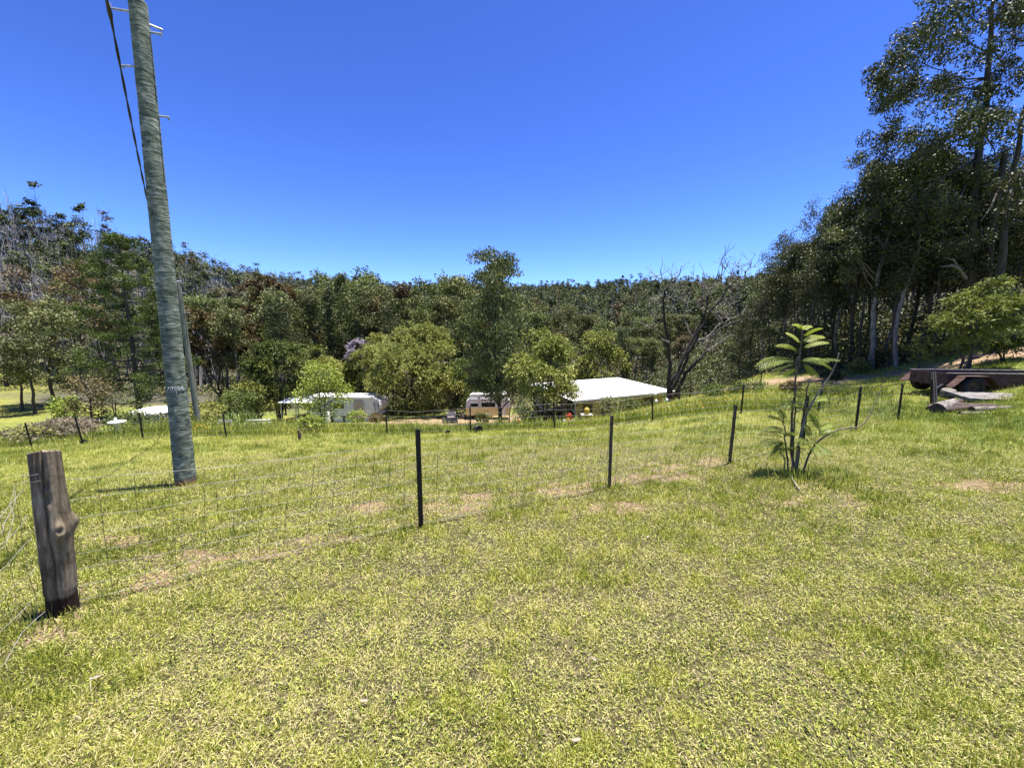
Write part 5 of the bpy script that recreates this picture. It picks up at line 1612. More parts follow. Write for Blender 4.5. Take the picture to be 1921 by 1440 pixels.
named(wattle, 478, 690, 36.5, "wattle", ('bark_dark', 'wattle'), "small pale wattle left of the dark spreading wattle", seed=55, Rr=1.8, trunk_h=.2, sprays=160, per=36, L=.24, W=.045, tint0=.55, spray=.9)
named(wattle, 610, 640, 44.0, "wattle", ('bark_dark', 'wattle'), "pale wattle behind the fresh green tree and the long caravan", seed=56, Rr=3.4, trunk_h=.08, sprays=300, per=38, L=.30, W=.055, tint0=.45, spray=1.2)
named(wattle, 1022, 622, 26.6, "wattle", ('bark_dark', 'wattle'), "yellow-green wattle right of the tall lone gum", seed=57, Rr=2.4, trunk_h=.34, sprays=400, per=50, L=.21, W=.036, tint0=.54, spray=1.2)
named(wattle, 1120, 618, 44.0, "wattle", ('bark_dark', 'wattle'), "round-topped wattle behind the white house roof", seed=58, Rr=3.1, trunk_h=.1, sprays=320, per=40, L=.30, W=.055, tint0=.47, spray=1.2)
named(wattle, 890, 660, 39.0, "wattle", ('bark_dark', 'wattle_dark'), "dark wattle half hidden behind the tall lone gum", seed=59, Rr=2.6, trunk_h=.05, sprays=260, per=38, L=.28, W=.05, tint0=.5)
named(small_tree, 600, 678, 30.0, "fresh_green_tree", ('bark_sap', 'bright'), "fresh bright green young tree in front of the long caravan", seed=61, Rr=1.75, cb=.18, r0=.07, n=64, per=60, L=.17, W=.05, tint0=.55, droop=.35, nst=2)
named(small_tree, 1058, 712, 30.5, "small_tree", ('bark_grey', 'gum_rust'), "thin tree with brownish leaves hanging over the left edge of the house roof", seed=62, Rr=1.5, cb=.45, r0=.05, n=54, per=60, L=.16, W=.04, tint0=.6, droop=.5)
named(hoop_pine, 252, 440, 40.0, "hoop_pine", ('bark_dark', 'pine'), "dark hoop pine with tiered tufted branches behind the tall pole", seed=71, Rr=4.6)
named(wattle, 530, 512, 62.0, "rusty_gum", ('bark_dark', 'gum_rust'), "large dome-shaped rusty brown gum above the dark wattle", seed=72, Rr=6.0, trunk_h=.2, sprays=560, per=42, L=.42, W=.11, tint0=.45, spray=1.1, lump=.13)
named(wattle, 408, 556, 50.0, "rusty_gum", ('bark_dark', 'gum_rust'), "loose brownish gum to the right of the second pole", seed=73, Rr=3.7, trunk_h=.25, sprays=300, per=36, L=.36, W=.09, tint0=.4, spray=1.1, lump=.2)
named(gum, 92, 568, 47.0, "pale_gum", ('bark_dark', 'gum_pale'), "yellow-green gum with flat leaf layers above the left lawn", seed=74, r0=.2, cb=.35, Rr=2.9, nl=14, per=90, L=.30, W=.09, droop=.1, clump=1.15, tint0=.62, twigs=4)
named(gum, 30, 650, 44.0, "pale_gum", ('bark_dark', 'gum_pale'), "greyish pale gum standing on the left lawn by its shadow", seed=75, r0=.14, cb=.3, Rr=2.0, nl=12, per=80, L=.26, W=.08, droop=.2, clump=.9, tint0=.62)
named(gum, 52, 640, 42.0, "pale_gum", ('bark_dark', 'gum_pale'), "twin of the pale gum on the left lawn, slightly nearer", seed=76, r0=.16, cb=.42, Rr=2.2, nl=12, per=80, L=.26, W=.07, droop=.3, clump=.9, tint0=.5)
named(gum, 8, 515, 54.0, "rusty_gum", ('bark_dark', 'gum_rust'), "orange-brown gum at the left edge of the photo", seed=77, r0=.2, cb=.3, Rr=3.4, nl=13, per=70, L=.36, W=.1, droop=.4, clump=1.2, tint0=.55)
named(gum, 155, 500, 58.0, "rusty_gum", ('bark_dark', 'gum_rust'), "gum with an orange-tipped top just left of the hoop pine", seed=78, r0=.22, cb=.35, Rr=3.6, nl=14, per=70, L=.38, W=.1, droop=.4, clump=1.2, tint0=.6)
named(gum, 700, 505, 72.0, "tall_gum", ('bark_dark', 'gum_dark'), "tallest dark gum on the skyline above the mauve blossom", seed=79, r0=.24, cb=.4, Rr=2.8, nl=14, per=80, L=.42, W=.1, droop=.4, clump=1.3, tint0=.42)
named(gum, 862, 522, 64.0, "tall_gum", ('bark_dark', 'gum'), "dark gum on the skyline just left of the tall lone gum", seed=80, r0=.24, cb=.42, Rr=3.4, nl=14, per=80, L=.42, W=.1, droop=.45, clump=1.3, tint0=.42)
named(small_tree, 664, 628, 44.0, "jacaranda", ('bark_dark', 'mauve'), "mauve-flowering jacaranda showing between the wattles", seed=81, Rr=1.3, cb=.66, r0=.12, n=30, per=60, L=.24, W=.09, tint0=.5, droop=.1)
# pale thin bare stems by the tall gum and the roof
for i, (pts, Y, r, lab) in enumerate((([(1004, 782), (1000, 740), (994, 715), (990, 692)], 29.5, .055, "pale bare stem, left of the pair beside the dark car"), ([(1012, 783), (1009, 740), (1006, 700)], 29.7, .045, "pale bare stem, right of the pair beside the dark car"),
                                      ([(956, 772), (963, 745), (967, 715)], 30.5, .05, "thin pale leaning stem right of the tall lone gum"), ([(1062, 778), (1055, 738), (1050, 722)], 27.5, .04, "thin pale stem in front of the roof's left corner"),
                                      ([(1142, 755), (1134, 720), (1124, 690)], 27.0, .04, "dark leafless sapling in front of the white roof, left stem"), ([(1146, 755), (1143, 715), (1136, 680)], 27.2, .035, "dark leafless sapling in front of the white roof, right stem"))):
    q = np.array([pix(x, y, Y) for x, y in pts]); g0 = np.array([q[0][0], Y, gz(q[0][0], Y)]); q = np.r_[[g0 + np.array([0, 0, -.2])], q] - g0
    mb = MB(); mb.tube(q, np.linspace(r, r * .45, len(q)), 6)
    rr_ = np.random.default_rng(90 + i)
    for j in range(7):
        a = q[-1] * (1 - j * .05) + (q[-2] - q[-1]) * .1 * j; e = a + np.array([rr_.normal(0, .5), rr_.normal(0, .3), rr_.uniform(.2, .9)])
        mb.tube(curve(a, e, .03, 4), np.linspace(r * .35, .008, 4), 4, cap=False)
    tag(mb.build("bare_sapling", M['bark_grey'] if i < 4 else M['bark_dead'], None, g0), lab, "sapling")

# ------------------------------------------------------------------ bare dead tree by the house
Z = lambda x, y: (1200 + x * .20833, 470 + y * .20833)
YD = 26.5
rg = np.random.default_rng(31)
STEMS = [
    ([(262, 1340), (275, 1000), (262, 830), (225, 650), (212, 480), (230, 350), (290, 290), (350, 230), (380, 140)], .17, .02, -.6),
    ([(265, 1340), (290, 1180), (350, 1080), (400, 930), (480, 780), (540, 650), (600, 540), (620, 380), (660, 330), (710, 190)], .18, .025, .5),
    ([(290, 1240), (400, 1060), (440, 920), (510, 800), (560, 680), (640, 540), (740, 440), (770, 360), (860, 280), (940, 230), (1000, 110)], .15, .02, -1.0),
    ([(280, 1345), (400, 1130), (470, 1040), (560, 950), (610, 890), (650, 780), (740, 700), (860, 640), (1000, 590), (1100, 565), (1190, 535)], .15, .02, 1.2),
    ([(510, 820), (600, 790), (700, 680), (830, 600), (940, 565)], .07, .015, -.6),
    ([(262, 830), (190, 780), (130, 700), (45, 685)], .08, .015, -1.2), ([(130, 690), (125, 620), (60, 570)], .05, .012, -1.3), ([(212, 490), (150, 510), (110, 440)], .05, .01, .2),
    ([(240, 460), (270, 390), (300, 320)], .05, .012, -.9), ([(250, 440), (310, 390), (338, 340)], .05, .012, -.3), ([(230, 350), (205, 290), (185, 170)], .045, .01, -.8), ([(205, 290), (150, 225)], .03, .01, -.9), ([(290, 290), (285, 230)], .03, .01, -.6),
    ([(480, 780), (430, 700), (400, 600), (430, 480), (370, 400), (380, 300)], .06, .012, .9), ([(430, 480), (470, 310), (480, 200)], .045, .01, 1.0), ([(600, 540), (500, 490), (580, 400), (570, 320), (575, 200), (545, 110)], .065, .012, .9),
    ([(770, 360), (740, 300), (745, 180), (740, 80), (775, 45)], .06, .01, -1.2), ([(745, 220), (800, 130)], .03, .01, -1.3), ([(860, 280), (830, 240), (820, 200)], .035, .01, -1.1), ([(890, 250), (895, 110)], .035, .01, -1.2), ([(940, 230), (960, 180), (1030, 140)], .035, .01, -1.2),
    ([(770, 370), (760, 450), (800, 520), (880, 515)], .05, .012, -1.4), ([(1000, 590), (1090, 510), (1155, 455)], .05, .012, 1.7), ([(610, 890), (700, 840), (770, 795)], .05, .02, 1.0), ([(610, 895), (670, 895)], .04, .02, .9), ([(610, 890), (575, 840), (590, 810)], .035, .012, .8),
    ([(650, 540), (700, 480), (790, 500)], .04, .01, -.6), ([(700, 680), (760, 600), (770, 545)], .04, .01, -.4), ([(640, 540), (720, 630), (760, 600)], .035, .01, -1.1), ([(800, 300), (870, 330), (930, 240)], .03, .01, -1.6), ([(660, 330), (600, 350), (560, 300)], .035, .01, .6), ([(400, 600), (330, 560), (310, 440)], .035, .01, .9), ([(620, 400), (690, 330), (715, 230)], .035, .01, .3)]
gD = np.array([pix(1256, 748, YD)[0], YD, gz(pix(1256, 748, YD)[0], YD)])
dead = thing("dead_tree", "large leafless dead tree with spreading bare limbs at the right end of the house roof", "dead tree", gD)
trunks, twigs_ = MB(), MB()
for i, (pp, ra, rb, dep) in enumerate(STEMS):
    n_ = len(pp)
    hfrac = [np.clip((1340 - y) / 1200, 0, 1) for x, y in pp]
    q = np.array([pix(*Z(x, y), YD + dep * (h * 1.6 if i < 4 else h * 1.3)) for (x, y), h in zip(pp, hfrac)]) - gD
    if i in (0, 1, 3): q[0, 2] = -.3
    f = np.linspace(0, 1, n_); ff = np.linspace(0, 1, n_ * 3)
    qq = np.stack([np.interp(ff, f, q[:, c]) for c in range(3)], -1); qq[1:-1] += rg.normal(0, .035, (len(qq) - 2, 3))
    ra *= .86; rb *= .9
    (trunks if i < 4 else twigs_).tube(qq, ra + (rb - ra) * ff ** .8, 7, cap=False)
    for j in range(9 if i < 4 else 5):
        s = rg.uniform(.45, 1); a = np.array([np.interp(s, ff, qq[:, c]) for c in range(3)])
        v = rg.normal(0, 1, 3); v[2] = abs(v[2]) * .8 + .2; ln = rg.uniform(.35, 1.1)
        c = curve(a, a + unit(v) * ln, .06, 5, rg, .05)
        twigs_.tube(c, np.linspace(.022, .007, 5), 4, cap=False)
        b = c[3]; v2_ = unit(v + rg.normal(0, .8, 3)); twigs_.tube(curve(b, b + v2_ * ln * .5, .02, 3), [.012, .009, .006], 4, cap=False)
trunks.build("trunk", M['bark_burnt'], dead); twigs_.build("bare_branches", M['bark_dead'], dead)

# ------------------------------------------------------------------ wattle and shrubs by the trailer
named(wattle, 1808, 522, 15.2, "wattle", ('bark_dark', 'wattle'), "rounded young wattle on a thin dark stem behind the rusty trailer", seed=60, Rr=1.36, trunk_h=.24, stems=3, sprays=330, per=64, L=.12, W=.018, tint0=.50, r0=.055, spray=.55, lump=.2)
named(wattle, 1878, 575, 15.8, "wattle", ('bark_dark', 'wattle_dark'), "drooping grey-green wattle growing low at the right of the rounded young wattle", seed=63, Rr=.75, trunk_h=.1, stems=3, sprays=110, per=50, L=.12, W=.018, tint0=.5, r0=.04, spray=.5)
named(small_tree, 1726, 628, 16.5, "shrub", ('bark_dark', 'wattle'), "spindly little wattle sapling left of the rounded young wattle", "shrub", seed=64, Rr=.5, cb=.4, r0=.03, n=22, per=30, L=.10, W=.02, tint0=.5, droop=.0)
for i, (px, py, rr_, hh, mt, lab) in enumerate(((1610, 700, .5, .75, 'wattle', "yellowish low shrub at the foot of the front gums"), (1655, 678, .55, .8, 'wattle_dark', "low green shrub beside the forked grey gum"), (1692, 668, .5, .6, 'wattle', "low ochre shrub on the leaf litter left of the little wattle sapling"), (1760, 640, .7, .9, 'gum_pale', "pale undergrowth bush in the litter behind the trailer"),
                                              (1481, 738, .45, .55, 'gum_rust', "brown dry bush behind the feathery sapling by the driveway"), (1400, 735, .9, .6, 'wattle_dark', "broad low green bush where the driveway drops to the house"), (1345, 742, .9, .5, 'wattle_dark', "low weedy bush beside the driveway fence"), (1560, 712, .5, .5, 'gum_pale', "pale low shrub on the far edge of the driveway"))):
    g = gpix(px, py, 8, 60)
    plant("shrub", bush(140 + i, hh, rr_, 30, 44, .11, .028, .5), (BS, M[mt]), lab, "shrub", g, names=("stems", "foliage"))
# fallen trunks and sticks in the litter
for i, (px, py, L_, r_, rz, mt, lab) in enumerate(((1690, 655, 3.2, .13, 12, 'log_dark', "fallen dark trunk lying in the litter under the gums"), (1745, 655, 1.4, .07, -8, 'slab', "pale fallen branch in the litter behind the little sapling"), (1560, 722, 1.8, .06, 20, 'log', "grey fallen branch at the edge of the gum stand"), (1850, 664, 1.8, .12, 5, 'log_dark', "dark fallen log behind the trailer at right"))):
    put_log(px, py, L_, r_, r_ * .7, rz, 2, 60 + i, M[mt], lab)

# ------------------------------------------------------------------ bushes along the back fence and the yard
for i, (px, top, Y, rr_, mt, n_, per_, L_, lab) in enumerate((
        (122, 735, 27.0, 1.0, 'bright', 40, 60, .16, "round bright green bush on the left lawn"), (578, 778, 13.6, .42, 'bright', 34, 46, .085, "small fresh green bush growing at the back fence in front of the long caravan"),
        (440, 722, 30.0, 1.6, 'wattle_dark', 46, 60, .2, "round dark olive bush behind the strap-leaf plants"), (330, 772, 20.0, .8, 'wattle', 30, 46, .13, "pale green bush between the tank and the two poles"),
        (666, 770, 32.0, .8, 'bright', 24, 40, .13, "light green bush at the foot of the tan caravan door"), (700, 775, 31.5, .6, 'gum_rust', 24, 36, .12, "reddish low bush at the foot of the dark ladder"), (992, 756, 29.0, .7, 'gum_pale', 26, 36, .14, "pale wispy bush behind the traffic cone"),
        (985, 762, 33.5, 1.1, 'gum_pale', 30, 44, .14, "pale shrub hiding the right end of the pop-top caravan"), (905, 772, 33.0, .7, 'wattle', 26, 40, .13, "low yellow-green shrub in front of the pop-top caravan"),
        (1150, 745, 26.0, 1.0, 'gum_pale', 30, 36, .13, "grey-green bush against the front wall of the house"), (1200, 750, 25.5, 1.1, 'wattle_dark', 30, 36, .13, "dark green bush by the right part of the house wall"), (40, 800, 15.0, .6, 'wattle', 26, 40, .1, "low green weedy clump at the left of the back fence"), (230, 775, 18.5, 1.0, 'wattle_dark', 30, 40, .12, "dull green scrub left of the water tank"),
        (380, 750, 21.0, .9, 'wattle', 28, 40, .13, "yellow-green bush right of the second pole"))):
    g = spot(px, Y); H = pix(px, top, Y)[2] - g[2]
    plant("bush", bush(160 + i, H, rr_, n_, per_, L_, L_ * .3, .52), (BS, M[mt]), lab, "bush", g, names=("stems", "foliage"))
for i, (px, top, Y, rr_, lab) in enumerate(((70, 796, 15.6, 1.1, "heap of pale dry brushwood behind the left fence posts"), (112, 790, 17.5, .9, "second heap of pale dry brushwood nearer the small brown tree"))):
    g = spot(px, Y); H = pix(px, top, Y)[2] - g[2]
    plant("brush_heap", bush(180 + i, H, rr_, 60, 70, .22, .02, .6, droop=-.2, stems=22, r0=.02, flat=.5), (M['bark_grey'], M['dry']), lab, "brush heap", g, names=("stems", "foliage"))
named(small_tree, 158, 700, 19.0, "small_tree", ('bark_dark', 'gum_rust'), "small brown-leaved tree with a dark stem left of the tank", seed=191, Rr=.85, cb=.35, r0=.06, n=34, per=40, L=.12, W=.034, tint0=.55, droop=.2)
named(small_tree, 205, 735, 19.6, "small_tree", ('bark_dark', 'wattle_dark'), "thin open olive tree just left of the water tank", seed=192, Rr=.9, cb=.3, r0=.035, n=26, per=32, L=.12, W=.03, tint0=.5, droop=.2, nst=3)


def strap(seed, n=34, L=1.0, W=.05):
    rg = np.random.default_rng(seed); mb = MB()
    for i in range(n):
        az = rg.uniform(0, 6.28); el = R(rg.uniform(25, 85)); l = L * rg.uniform(.7, 1.1)
        d = np.array([math.cos(az), math.sin(az)]); s = np.array([-d[1], d[0], 0]) * W
        t = np.linspace(0, 1, 5); rad = l * t * math.cos(el); z = l * t * math.sin(el) - .25 * l * t ** 2.5 * math.cos(el)
        c = np.stack([d[0] * rad, d[1] * rad, z], -1); w = np.array([.7, 1, .85, .5, .05])[:, None]
        V = np.concatenate([c - s * w, c + s * w]); mb.add(V, [(k, k + 1, k + 6, k + 5) for k in range(4)], False, 0, np.clip(rg.normal(.55, .2), 0, 1))
    return mb


for px, Y, L_, lab in ((445, 21.0, 1.15, "largest strap-leaf plant beyond the rocks by the path"), (424, 20.6, .95, "strap-leaf plant to the left of the largest one"), (283, 18.4, .75, "grey-green strap-leaf plant in front of the water tank"), (462, 21.8, .9, "strap-leaf plant tucked behind the right of the largest one")):
    g = spot(px, Y); o = strap(int(px), 40, L_, .05).build("strap_leaf_plant", M['yucca'], None, g); tag(o, lab, "plant")

# ------------------------------------------------------------------ feathery sapling in the foreground
rg = np.random.default_rng(13)
gS = gpix(1491, 889, 2, 20); YS = gS[1]
sap = thing("jacaranda_sapling", "feathery many-stemmed jacaranda sapling with two long bare whips in front of the fence", "sapling", gS)
ZS = lambda x, y: (1341 + x * .2361, 580 + y * .2361)
ZP = lambda x, y, d=0.0: pix(*ZS(x, y), YS + d) - gS
stm, whp = MB(), MB()
for pp, ra, rb, d0 in (([(612, 1290), (605, 1000), (620, 760), (650, 500), (680, 330), (690, 150)], .017, .008, .05), ([(625, 1280), (628, 950), (640, 700), (640, 520), (655, 380)], .012, .006, -.08),
                       ([(585, 1270), (570, 1120), (555, 950), (540, 860)], .012, .006, .1), ([(640, 1270), (670, 1080), (700, 880), (715, 720), (740, 560)], .020, .008, .02), ([(570, 1270), (555, 1180), (500, 1090)], .009, .005, -.1)):
    q = np.array([ZP(x, y, d0) for x, y in pp]); q[0, 2] = -.05
    f = np.linspace(0, 1, len(q)); ff = np.linspace(0, 1, 16); q = np.stack([np.interp(ff, f, q[:, c]) for c in range(3)], -1); q[1:-1] += rg.normal(0, .006, (14, 3))
    stm.tube(q, np.linspace(ra, rb, 16), 7)
stm.build("stems", M['bark_sap'], sap)
for k_, (pp, ra, rb, d0, d1) in enumerate((([(640, 1240), (665, 1050), (720, 850), (770, 740), (840, 640), (910, 540), (960, 440), (985, 350)], .014, .008, .0, -.25), ([(700, 1240), (760, 1110), (850, 1020), (960, 960), (1060, 940), (1130, 940), (1190, 905), (1240, 820), (1280, 720), (1330, 610)], .013, .004, .0, .35))):
    q = np.array([ZP(x, y, d0 + (d1 - d0) * i / len(pp)) for i, (x, y) in enumerate(pp)]); q[0, 2] = -.02
    f = np.linspace(0, 1, len(q)); ff = np.linspace(0, 1, 40); qs = np.stack([np.interp(ff, f, q[:, c]) for c in range(3)], -1)
    for _ in range(3): qs[1:-1] = (qs[:-2] + qs[1:-1] * 2 + qs[2:]) / 4
    mb = MB(); mb.tube(qs, np.linspace(ra, rb, 40), 7); mb.build("bare_whip", M['bark_grey'] if k_ == 0 else M['bark_sap'], sap)
FR = [((685, 275), (550, 168), .75), ((690, 165), (628, 118), .7), ((700, 168), (778, 125), .7), ((705, 222), (872, 133), .75), ((708, 268), (892, 203), .8), ((700, 310), (936, 250), .7), ((660, 345), (463, 280), .75), ((640, 405), (355, 445), .55),
      ((690, 400), (905, 400), .65), ((700, 420), (925, 470), .5), ((640, 440), (478, 500), .4), ((700, 440), (805, 525), .35), ((640, 470), (560, 520), .35), ((700, 705), (595, 678), .7), ((702, 765), (515, 755), .6), ((780, 735), (905, 705), .7), ((710, 800), (600, 850), .45), ((720, 820), (800, 900), .4),
      ((560, 905), (412, 845), .4), ((560, 960), (372, 938), .6), ((560, 995), (395, 970), .6), ((550, 1060), (415, 1085), .4), ((540, 1105), (455, 1195), .35), ((560, 1015), (645, 990), .55), ((550, 880), (520, 800), .45), ((545, 1140), (640, 1100), .4), ((535, 1060), (470, 1130), .45),
      ((740, 1000), (700, 925), .6), ((830, 960), (945, 908), .6), ((830, 965), (755, 830), .3), ((830, 1005), (935, 945), .55), ((790, 1060), (890, 1145), .4), ((740, 1065), (680, 1045), .5), ((760, 1090), (840, 1160), .4), ((700, 1130), (640, 1180), .35), ((680, 900), (760, 960), .5)]
fm = MB()
for a_, b_, tn in FR + [((ax_ + rg.normal(0, 12), ay_ + rg.normal(0, 12)), (bx_ + rg.normal(0, 30), by_ + rg.normal(0, 30)), tn_ * .8) for (ax_, ay_), (bx_, by_), tn_ in FR[6:]]:
    dz = rg.uniform(-.3, .3)
    a = ZP(*a_, 0.0); b = ZP(*b_, dz)
    b = a + (b - a) * (.84 if tn > .55 else 1.0)
    Lr = np.linalg.norm(b - a); n_ = 26
    c = curve(a, b, .12 * Lr, n_)
    fm.tube(c, np.linspace(.0035, .0015, n_), 4, tint=.2, cap=False)
    dirn = unit(np.gradient(c, axis=0)); up_ = np.array([0, -.35, 1.0]); sdv = unit(np.cross(dirn, up_))
    for sgn in (-1, 1):
        for j in range(2, n_):
            for h_ in (0,):
                if j + h_ > n_ - 1: continue
                s = (j + h_) / (n_ - 1); p = c[j] if h_ == 0 else (c[j] + c[j + 1]) / 2
                pl = .21 * Lr * (math.sin(math.pi * (.12 + .80 * s)) ** .8) * rg.uniform(.85, 1.1)
                ax = unit(sdv[j] * sgn * .9 + dirn[j] * .75 + np.array([0, 0, -.18]))
                nrm = unit(np.cross(ax, dirn[j])); sd = unit(np.cross(nrm, ax))
                m_ = 4; ts = np.linspace(.08, .82, m_)
                pos = p + ax * (pl * ts)[:, None]; pos[:, 2] -= .25 * pl * ts ** 2
                # little leaflets both sides of the pinna, overlapping into a comb
                fm.leaves(pos, np.repeat(ax[None], m_, 0), np.repeat(sd[None], m_, 0), pl * .34, .0045 + .009 * pl, np.clip(tn + rg.normal(0, .07, m_), 0, 1), 0, .5)
fm.build("fronds", M['jac'], sap)
mb = MB(); q = np.array([ZP(600, 1270, -.1), ZP(640, 1370, -.55), ZP(675, 1425, -.75)]); q[:, 2] = [gz(*(p[:2] + gS[:2])) - gS[2] + .03 for p in q]
tag(mb.tube(q, [.014, .011, .007], 6) or mb.build("stick", M['bark_grey'], None, gS), "pale cut stick lying on the grass at the foot of the feathery sapling", "stick")


# ------------------------------------------------------------------ far wooded hills: one mass
def far_wood():
    rg = np.random.default_rng(101)
    n = 34000
    d = np.sqrt(62 ** 2 + rg.random(n) * (560 ** 2 - 62 ** 2))
    keep = rg.random(n) < np.clip(75 / d, .22, 1); d = d[keep]; n = len(d)
    az = rg.uniform(R(-59), R(58), n)
    x, y = d * np.sin(az), d * np.cos(az)
    px = pxof(x, y)
    ok = (y > 84 - 14 * sstep(-30, -60, x)) & ~((x > forest_edge(np.minimum(y, 49))) & (x < forest_edge(np.minimum(y, 49)) + 22) & (y < 60)) & ~((x > -75) & (x < 20) & (y < 62))
    x, y, d = x[ok], y[ok], d[ok]; n = len(x); z = ground(x, y)
    HH = rg.uniform(6, 13, n) + 4.5 * (rg.random(n) < .2)
    # leave out what stands wholly behind nearer crowns
    order = np.argsort(d); run = np.full(130, -9.0); keep = np.zeros(n, bool)
    ta = np.degrees(np.arctan2(x, y)); et = (z + HH - EYE) / d; em = (z + HH * .55 - EYE) / d
    for i in order:
        b = int(ta[i] + 65)
        if et[i] > run[b] - .004: keep[i] = True
        run[b] = max(run[b], em[i])
    x, y, d, z, HH = x[keep], y[keep], d[keep], z[keep], HH[keep]; n = len(x)
    print("FAR TREES", n)
    cr = MB(); tr = MB()
    for i in range(n):
        H = HH[i]
        burnt = (x[i] < -50 and rg.random() < .68) or rg.random() < .10
        k = rg.random()
        base = np.array([x[i], y[i], z[i]])
        tr.tube([base + np.array([0, 0, -.5]), base + np.array([rg.normal(0, .4), rg.normal(0, .4), H * .93])], [.11 if d[i] < 200 else .15, .04], 4, 1 if burnt or rg.random() < .35 else 0, rg.random(), False, False)
        if burnt:
            for j in range(7):
                a = base + np.array([0, 0, H * rg.uniform(.3, .9)]); v = rg.normal(0, 1, 3); v[2] = abs(v[2]) + .4
                tr.tube([a, a + unit(v) * H * rg.uniform(.12, .28)], [.05, .015], 3, 1, rg.random(), False, False)
            if rg.random() < .6: continue
        leaf = .15 + .0011 * d[i]
        m = int(560 if d[i] < 130 else 400 if d[i] < 220 else 200)
        if k < .45 or burnt:                       # narrow, furred with shoots
            hh = rg.uniform(.15, 1, m); rr = (.35 + 1.2 * np.sin(np.pi * np.clip(hh * .85, 0, 1))) * (.8 if burnt else 1.15); g = 6
        else:
            hh = 1 - np.abs(rg.normal(0, .22, m)); rr = 1.7 * np.sqrt(np.clip(1 - ((hh - .72) / .36) ** 2, .05, 1)); g = 9
        # leaves gather in puffs
        ga = rg.uniform(0, 6.28, g); gh = rg.uniform(hh.min(), 1, g); who = rg.integers(0, g, m)
        gr = np.interp(gh, np.sort(hh), rr[np.argsort(hh)]) * rg.uniform(.35, 1, g)
        P = np.stack([np.cos(ga) * gr, np.sin(ga) * gr, gh * H], -1)[who] + rg.normal(0, 1, (m, 3)) * np.array([.55, .55, .42]) * (.8 if k < .45 else 1.1)
        ax = unit(rg.normal(0, 1, (m, 3)) * np.array([1, 1, .5])); sd = unit(np.cross(ax, rg.normal(0, .5, (m, 3)) + np.array([0, 0, 1.0])))
        t0 = rg.normal(.47, .22) + (rg.normal(0, .1, g))[who]
        cr.leaves(base + P, ax, sd, leaf * 1.75 * rg.uniform(.7, 1.3, m), leaf * .62, np.clip(t0 + rg.normal(0, .10, m), 0, 1), 2 if rg.random() < .12 else (3 if rg.random() < .18 else 4))
    # bare burnt stems crowding the left-hand slope
    k_ = 0
    while k_ < 1500:
        a_ = rg.uniform(R(-59), R(-22)); dd = rg.uniform(72, 190); bx, by = dd * math.sin(a_), dd * math.cos(a_)
        if bx > -45 or by < 58: continue
        k_ += 1
        H = rg.uniform(4, 11); base = np.array([bx, by, gz(bx, by)]); ln_ = rg.normal(0, .7, 2)
        tip = base + np.array([ln_[0], ln_[1], H])
        tr.tube([base + np.array([0, 0, -.4]), (base + tip) / 2 + rg.normal(0, .12, 3), tip], [.13, .09, .03], 4, 1, rg.random(), False, False)
        for j in range(5):
            q = rg.uniform(.35, .95); a = base + (tip - base) * q; v = rg.normal(0, 1, 3); v[2] = abs(v[2]) + .5
            tr.tube([a, a + unit(v) * H * rg.uniform(.1, .24)], [.05, .015], 3, 1, rg.random(), False, False)
    # one object: stems and leaf together
    allm = MB(); allm.v = tr.v + cr.v; allm.f = tr.f + [(f[0] + tr.nv, f[1], f[2], f[3]) for f in cr.f]; allm.nv = tr.nv + cr.nv
    o = allm.build("distant_forest", [M['bark_dark'], M['far_dead'], M['far_rust'], M['far_green'], M['far_gum']])
    tag(o, "unbroken eucalypt forest with grey burnt stems covering the far hills", "forest", kind="stuff")


M['far_dead'] = simple("grey_burnt_stems", (.16, .15, .145), (.34, .32, .31), .3, .9)
M['far_gum'] = leaf_mat("far_gum_leaves", [(0, (.022, .032, .017)), (.45, (.075, .092, .040)), (.8, (.130, .145, .060)), (1, (.19, .19, .085))], trans=.14, hue=0, val=0)
M['far_green'] = leaf_mat("far_green_leaves", [(0, (.030, .046, .018)), (.45, (.105, .128, .040)), (.8, (.17, .19, .06)), (1, (.24, .24, .09))], trans=.14, hue=0, val=0)
M['far_rust'] = leaf_mat("far_rusty_leaves", [(0, (.035, .028, .017)), (.45, (.082, .064, .032)), (.8, (.12, .092, .045)), (1, (.16, .12, .06))], trans=.14, hue=0, val=0)
far_wood()

# undergrowth along the foot of the wood
rg = np.random.default_rng(303)
mb = MB()
n_ = 7500
ux = rg.uniform(-75, 48, n_); uy = rg.uniform(34, 80, n_)
ok = (uy > np.where(ux > 7, 30 + 8 * vnoise(ux * .15, uy * 0, 8), 43 + 6 * vnoise(ux * .15, uy * 0, 8))) & ((uy > 42) | (ux > 13) | (uy > 40.5 - .3 * (ux - 8))) & ~((ux < -36) & (uy < 54)) & ((ux < forest_edge(np.minimum(uy, 49.5)) + 10) | (uy > 48))
ux, uy = ux[ok], uy[ok]; uz = ground(ux, uy)
for x, y, z in zip(ux, uy, uz):
    h_ = rg.uniform(.3, 1.3); m_ = 16
    p = np.array([x, y, z]) + rg.normal(0, 1, (m_, 3)) * np.array([.6, .6, .3]) * h_ + np.array([0, 0, h_ * .6])
    ax = unit(rg.normal(0, 1, (m_, 3)) + np.array([0, 0, .4])); sd = unit(np.cross(ax, rg.normal(0, 1, (m_, 3))))
    mb.leaves(p, ax, sd, .4, .08, np.clip(rg.normal(.5, .12) + rg.normal(0, .1, m_), 0, 1), 0 if rg.random() < .6 else 1)
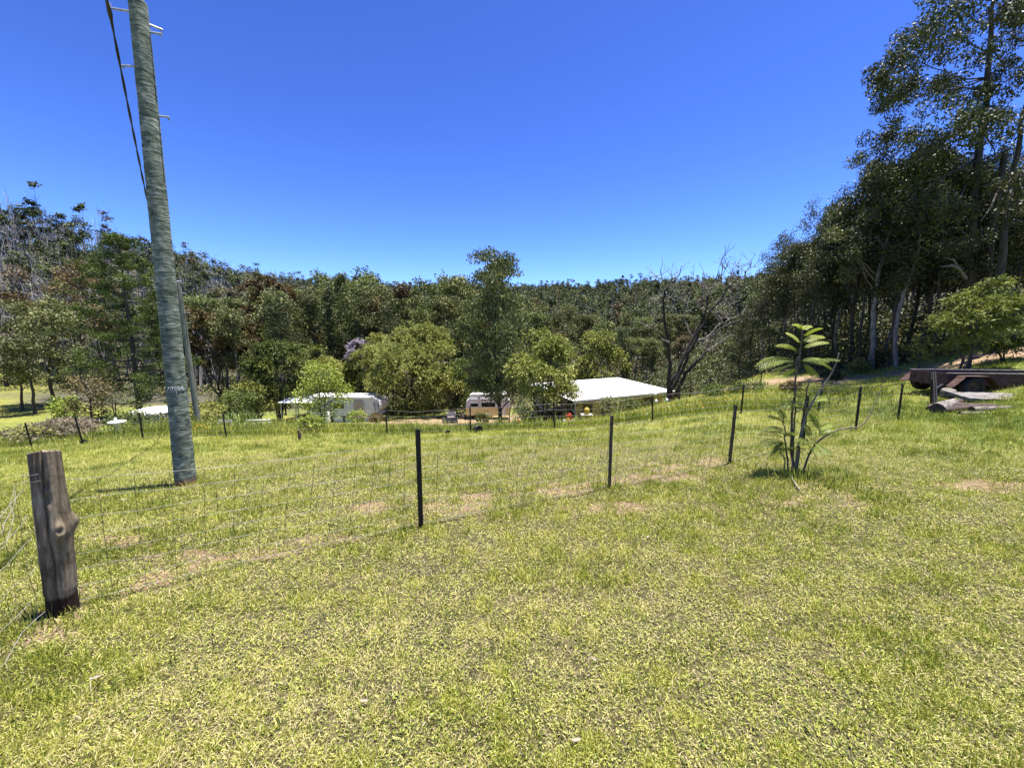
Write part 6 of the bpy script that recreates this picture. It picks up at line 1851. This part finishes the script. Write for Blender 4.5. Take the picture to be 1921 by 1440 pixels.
for _ in range(700):
    x = rg.uniform(8.5, 26); y = rg.uniform(36, 54)
    if y < 40.5 - .3 * (x - 8) and x < 16: continue
    h_ = rg.uniform(.3, 1.0); m_ = 40
    p = np.array([x, y, gz(x, y)]) + rg.normal(0, 1, (m_, 3)) * np.array([.5, .5, .3]) * h_ + np.array([0, 0, h_ * .6])
    ax = unit(rg.normal(0, 1, (m_, 3)) + np.array([0, 0, .8])); sd = unit(np.cross(ax, rg.normal(0, 1, (m_, 3))))
    mb.leaves(p, ax, sd, .34, .045, np.clip(rg.normal(.6, .15) + rg.normal(0, .1, m_), 0, 1), 0 if rg.random() < .8 else 1)
for _ in range(1500):
    y = rg.uniform(14, 42); x = float(forest_edge(y)) + rg.gamma(1.6, 4.0); h_ = rg.uniform(.2, 1.1) * rg.uniform(.5, 1.3); m_ = 34
    if litter_mask(np.array([x]), np.array([y]))[0] < .5: continue
    p = np.array([x, y, gz(x, y)]) + rg.normal(0, 1, (m_, 3)) * np.array([.4, .4, .3]) * h_ + np.array([0, 0, h_ * .6])
    ax = unit(rg.normal(0, 1, (m_, 3)) + np.array([0, 0, .3])); sd = unit(np.cross(ax, rg.normal(0, 1, (m_, 3))))
    mb.leaves(p, ax, sd, .16, .034, np.clip(rg.normal(.5, .12) + rg.normal(0, .1, m_), 0, 1), 0 if rg.random() < .8 else 1)
for _ in range(620):
    y = rg.uniform(15, 42); x = float(forest_edge(y)) + 1.2 + rg.gamma(1.8, 4.2); h_ = rg.uniform(.8, 2.4); m_ = 70
    p = np.array([x, y, gz(x, y)]) + rg.normal(0, 1, (m_, 3)) * np.array([.32, .32, .36]) * h_ + np.array([0, 0, h_ * .75])
    ax = unit(rg.normal(0, 1, (m_, 3)) - np.array([0, 0, .4])); sd = unit(np.cross(ax, rg.normal(0, 1, (m_, 3))))
    mb.leaves(p, ax, sd, .20, .044, np.clip(rg.normal(.42, .12) + rg.normal(0, .12, m_), 0, 1), 2)
tag(mb.build("undergrowth", [M['far_green'], M['dry'], M['gum_dark']]), "mixed green and dry undergrowth along the foot of the valley wood and gum stand", "undergrowth", kind="stuff")
# sticks, bark and leaves on the floor of the right-hand stand
mb = MB(); n_ = 9000
uy = rg.uniform(13, 34, n_); ux = forest_edge(uy) + rg.gamma(1.5, 3.0, n_) - 1.0
ok = litter_mask(ux, uy) > .3; ux, uy = ux[ok], uy[ok]; n_ = len(ux)
th = rg.uniform(0, 6.28, n_); ax = np.stack([np.cos(th), np.sin(th), rg.normal(0, .2, n_)], -1); sd = np.stack([-np.sin(th), np.cos(th), rg.normal(0, .4, n_)], -1)
lg = rg.random(n_) < .15
mb.leaves(np.stack([ux, uy, ground(ux, uy) + .015 + rg.random(n_) * .04], -1), ax, sd, np.where(lg, rg.uniform(.3, .9, n_), rg.uniform(.08, .2, n_)), np.where(lg, .018, .03), np.clip(rg.normal(.5, .25, n_), 0, 1))
tag(mb.build("leaf_litter", M['dry']), "dry leaves, bark and sticks littering the floor of the gum stand", "leaf litter", kind="stuff")
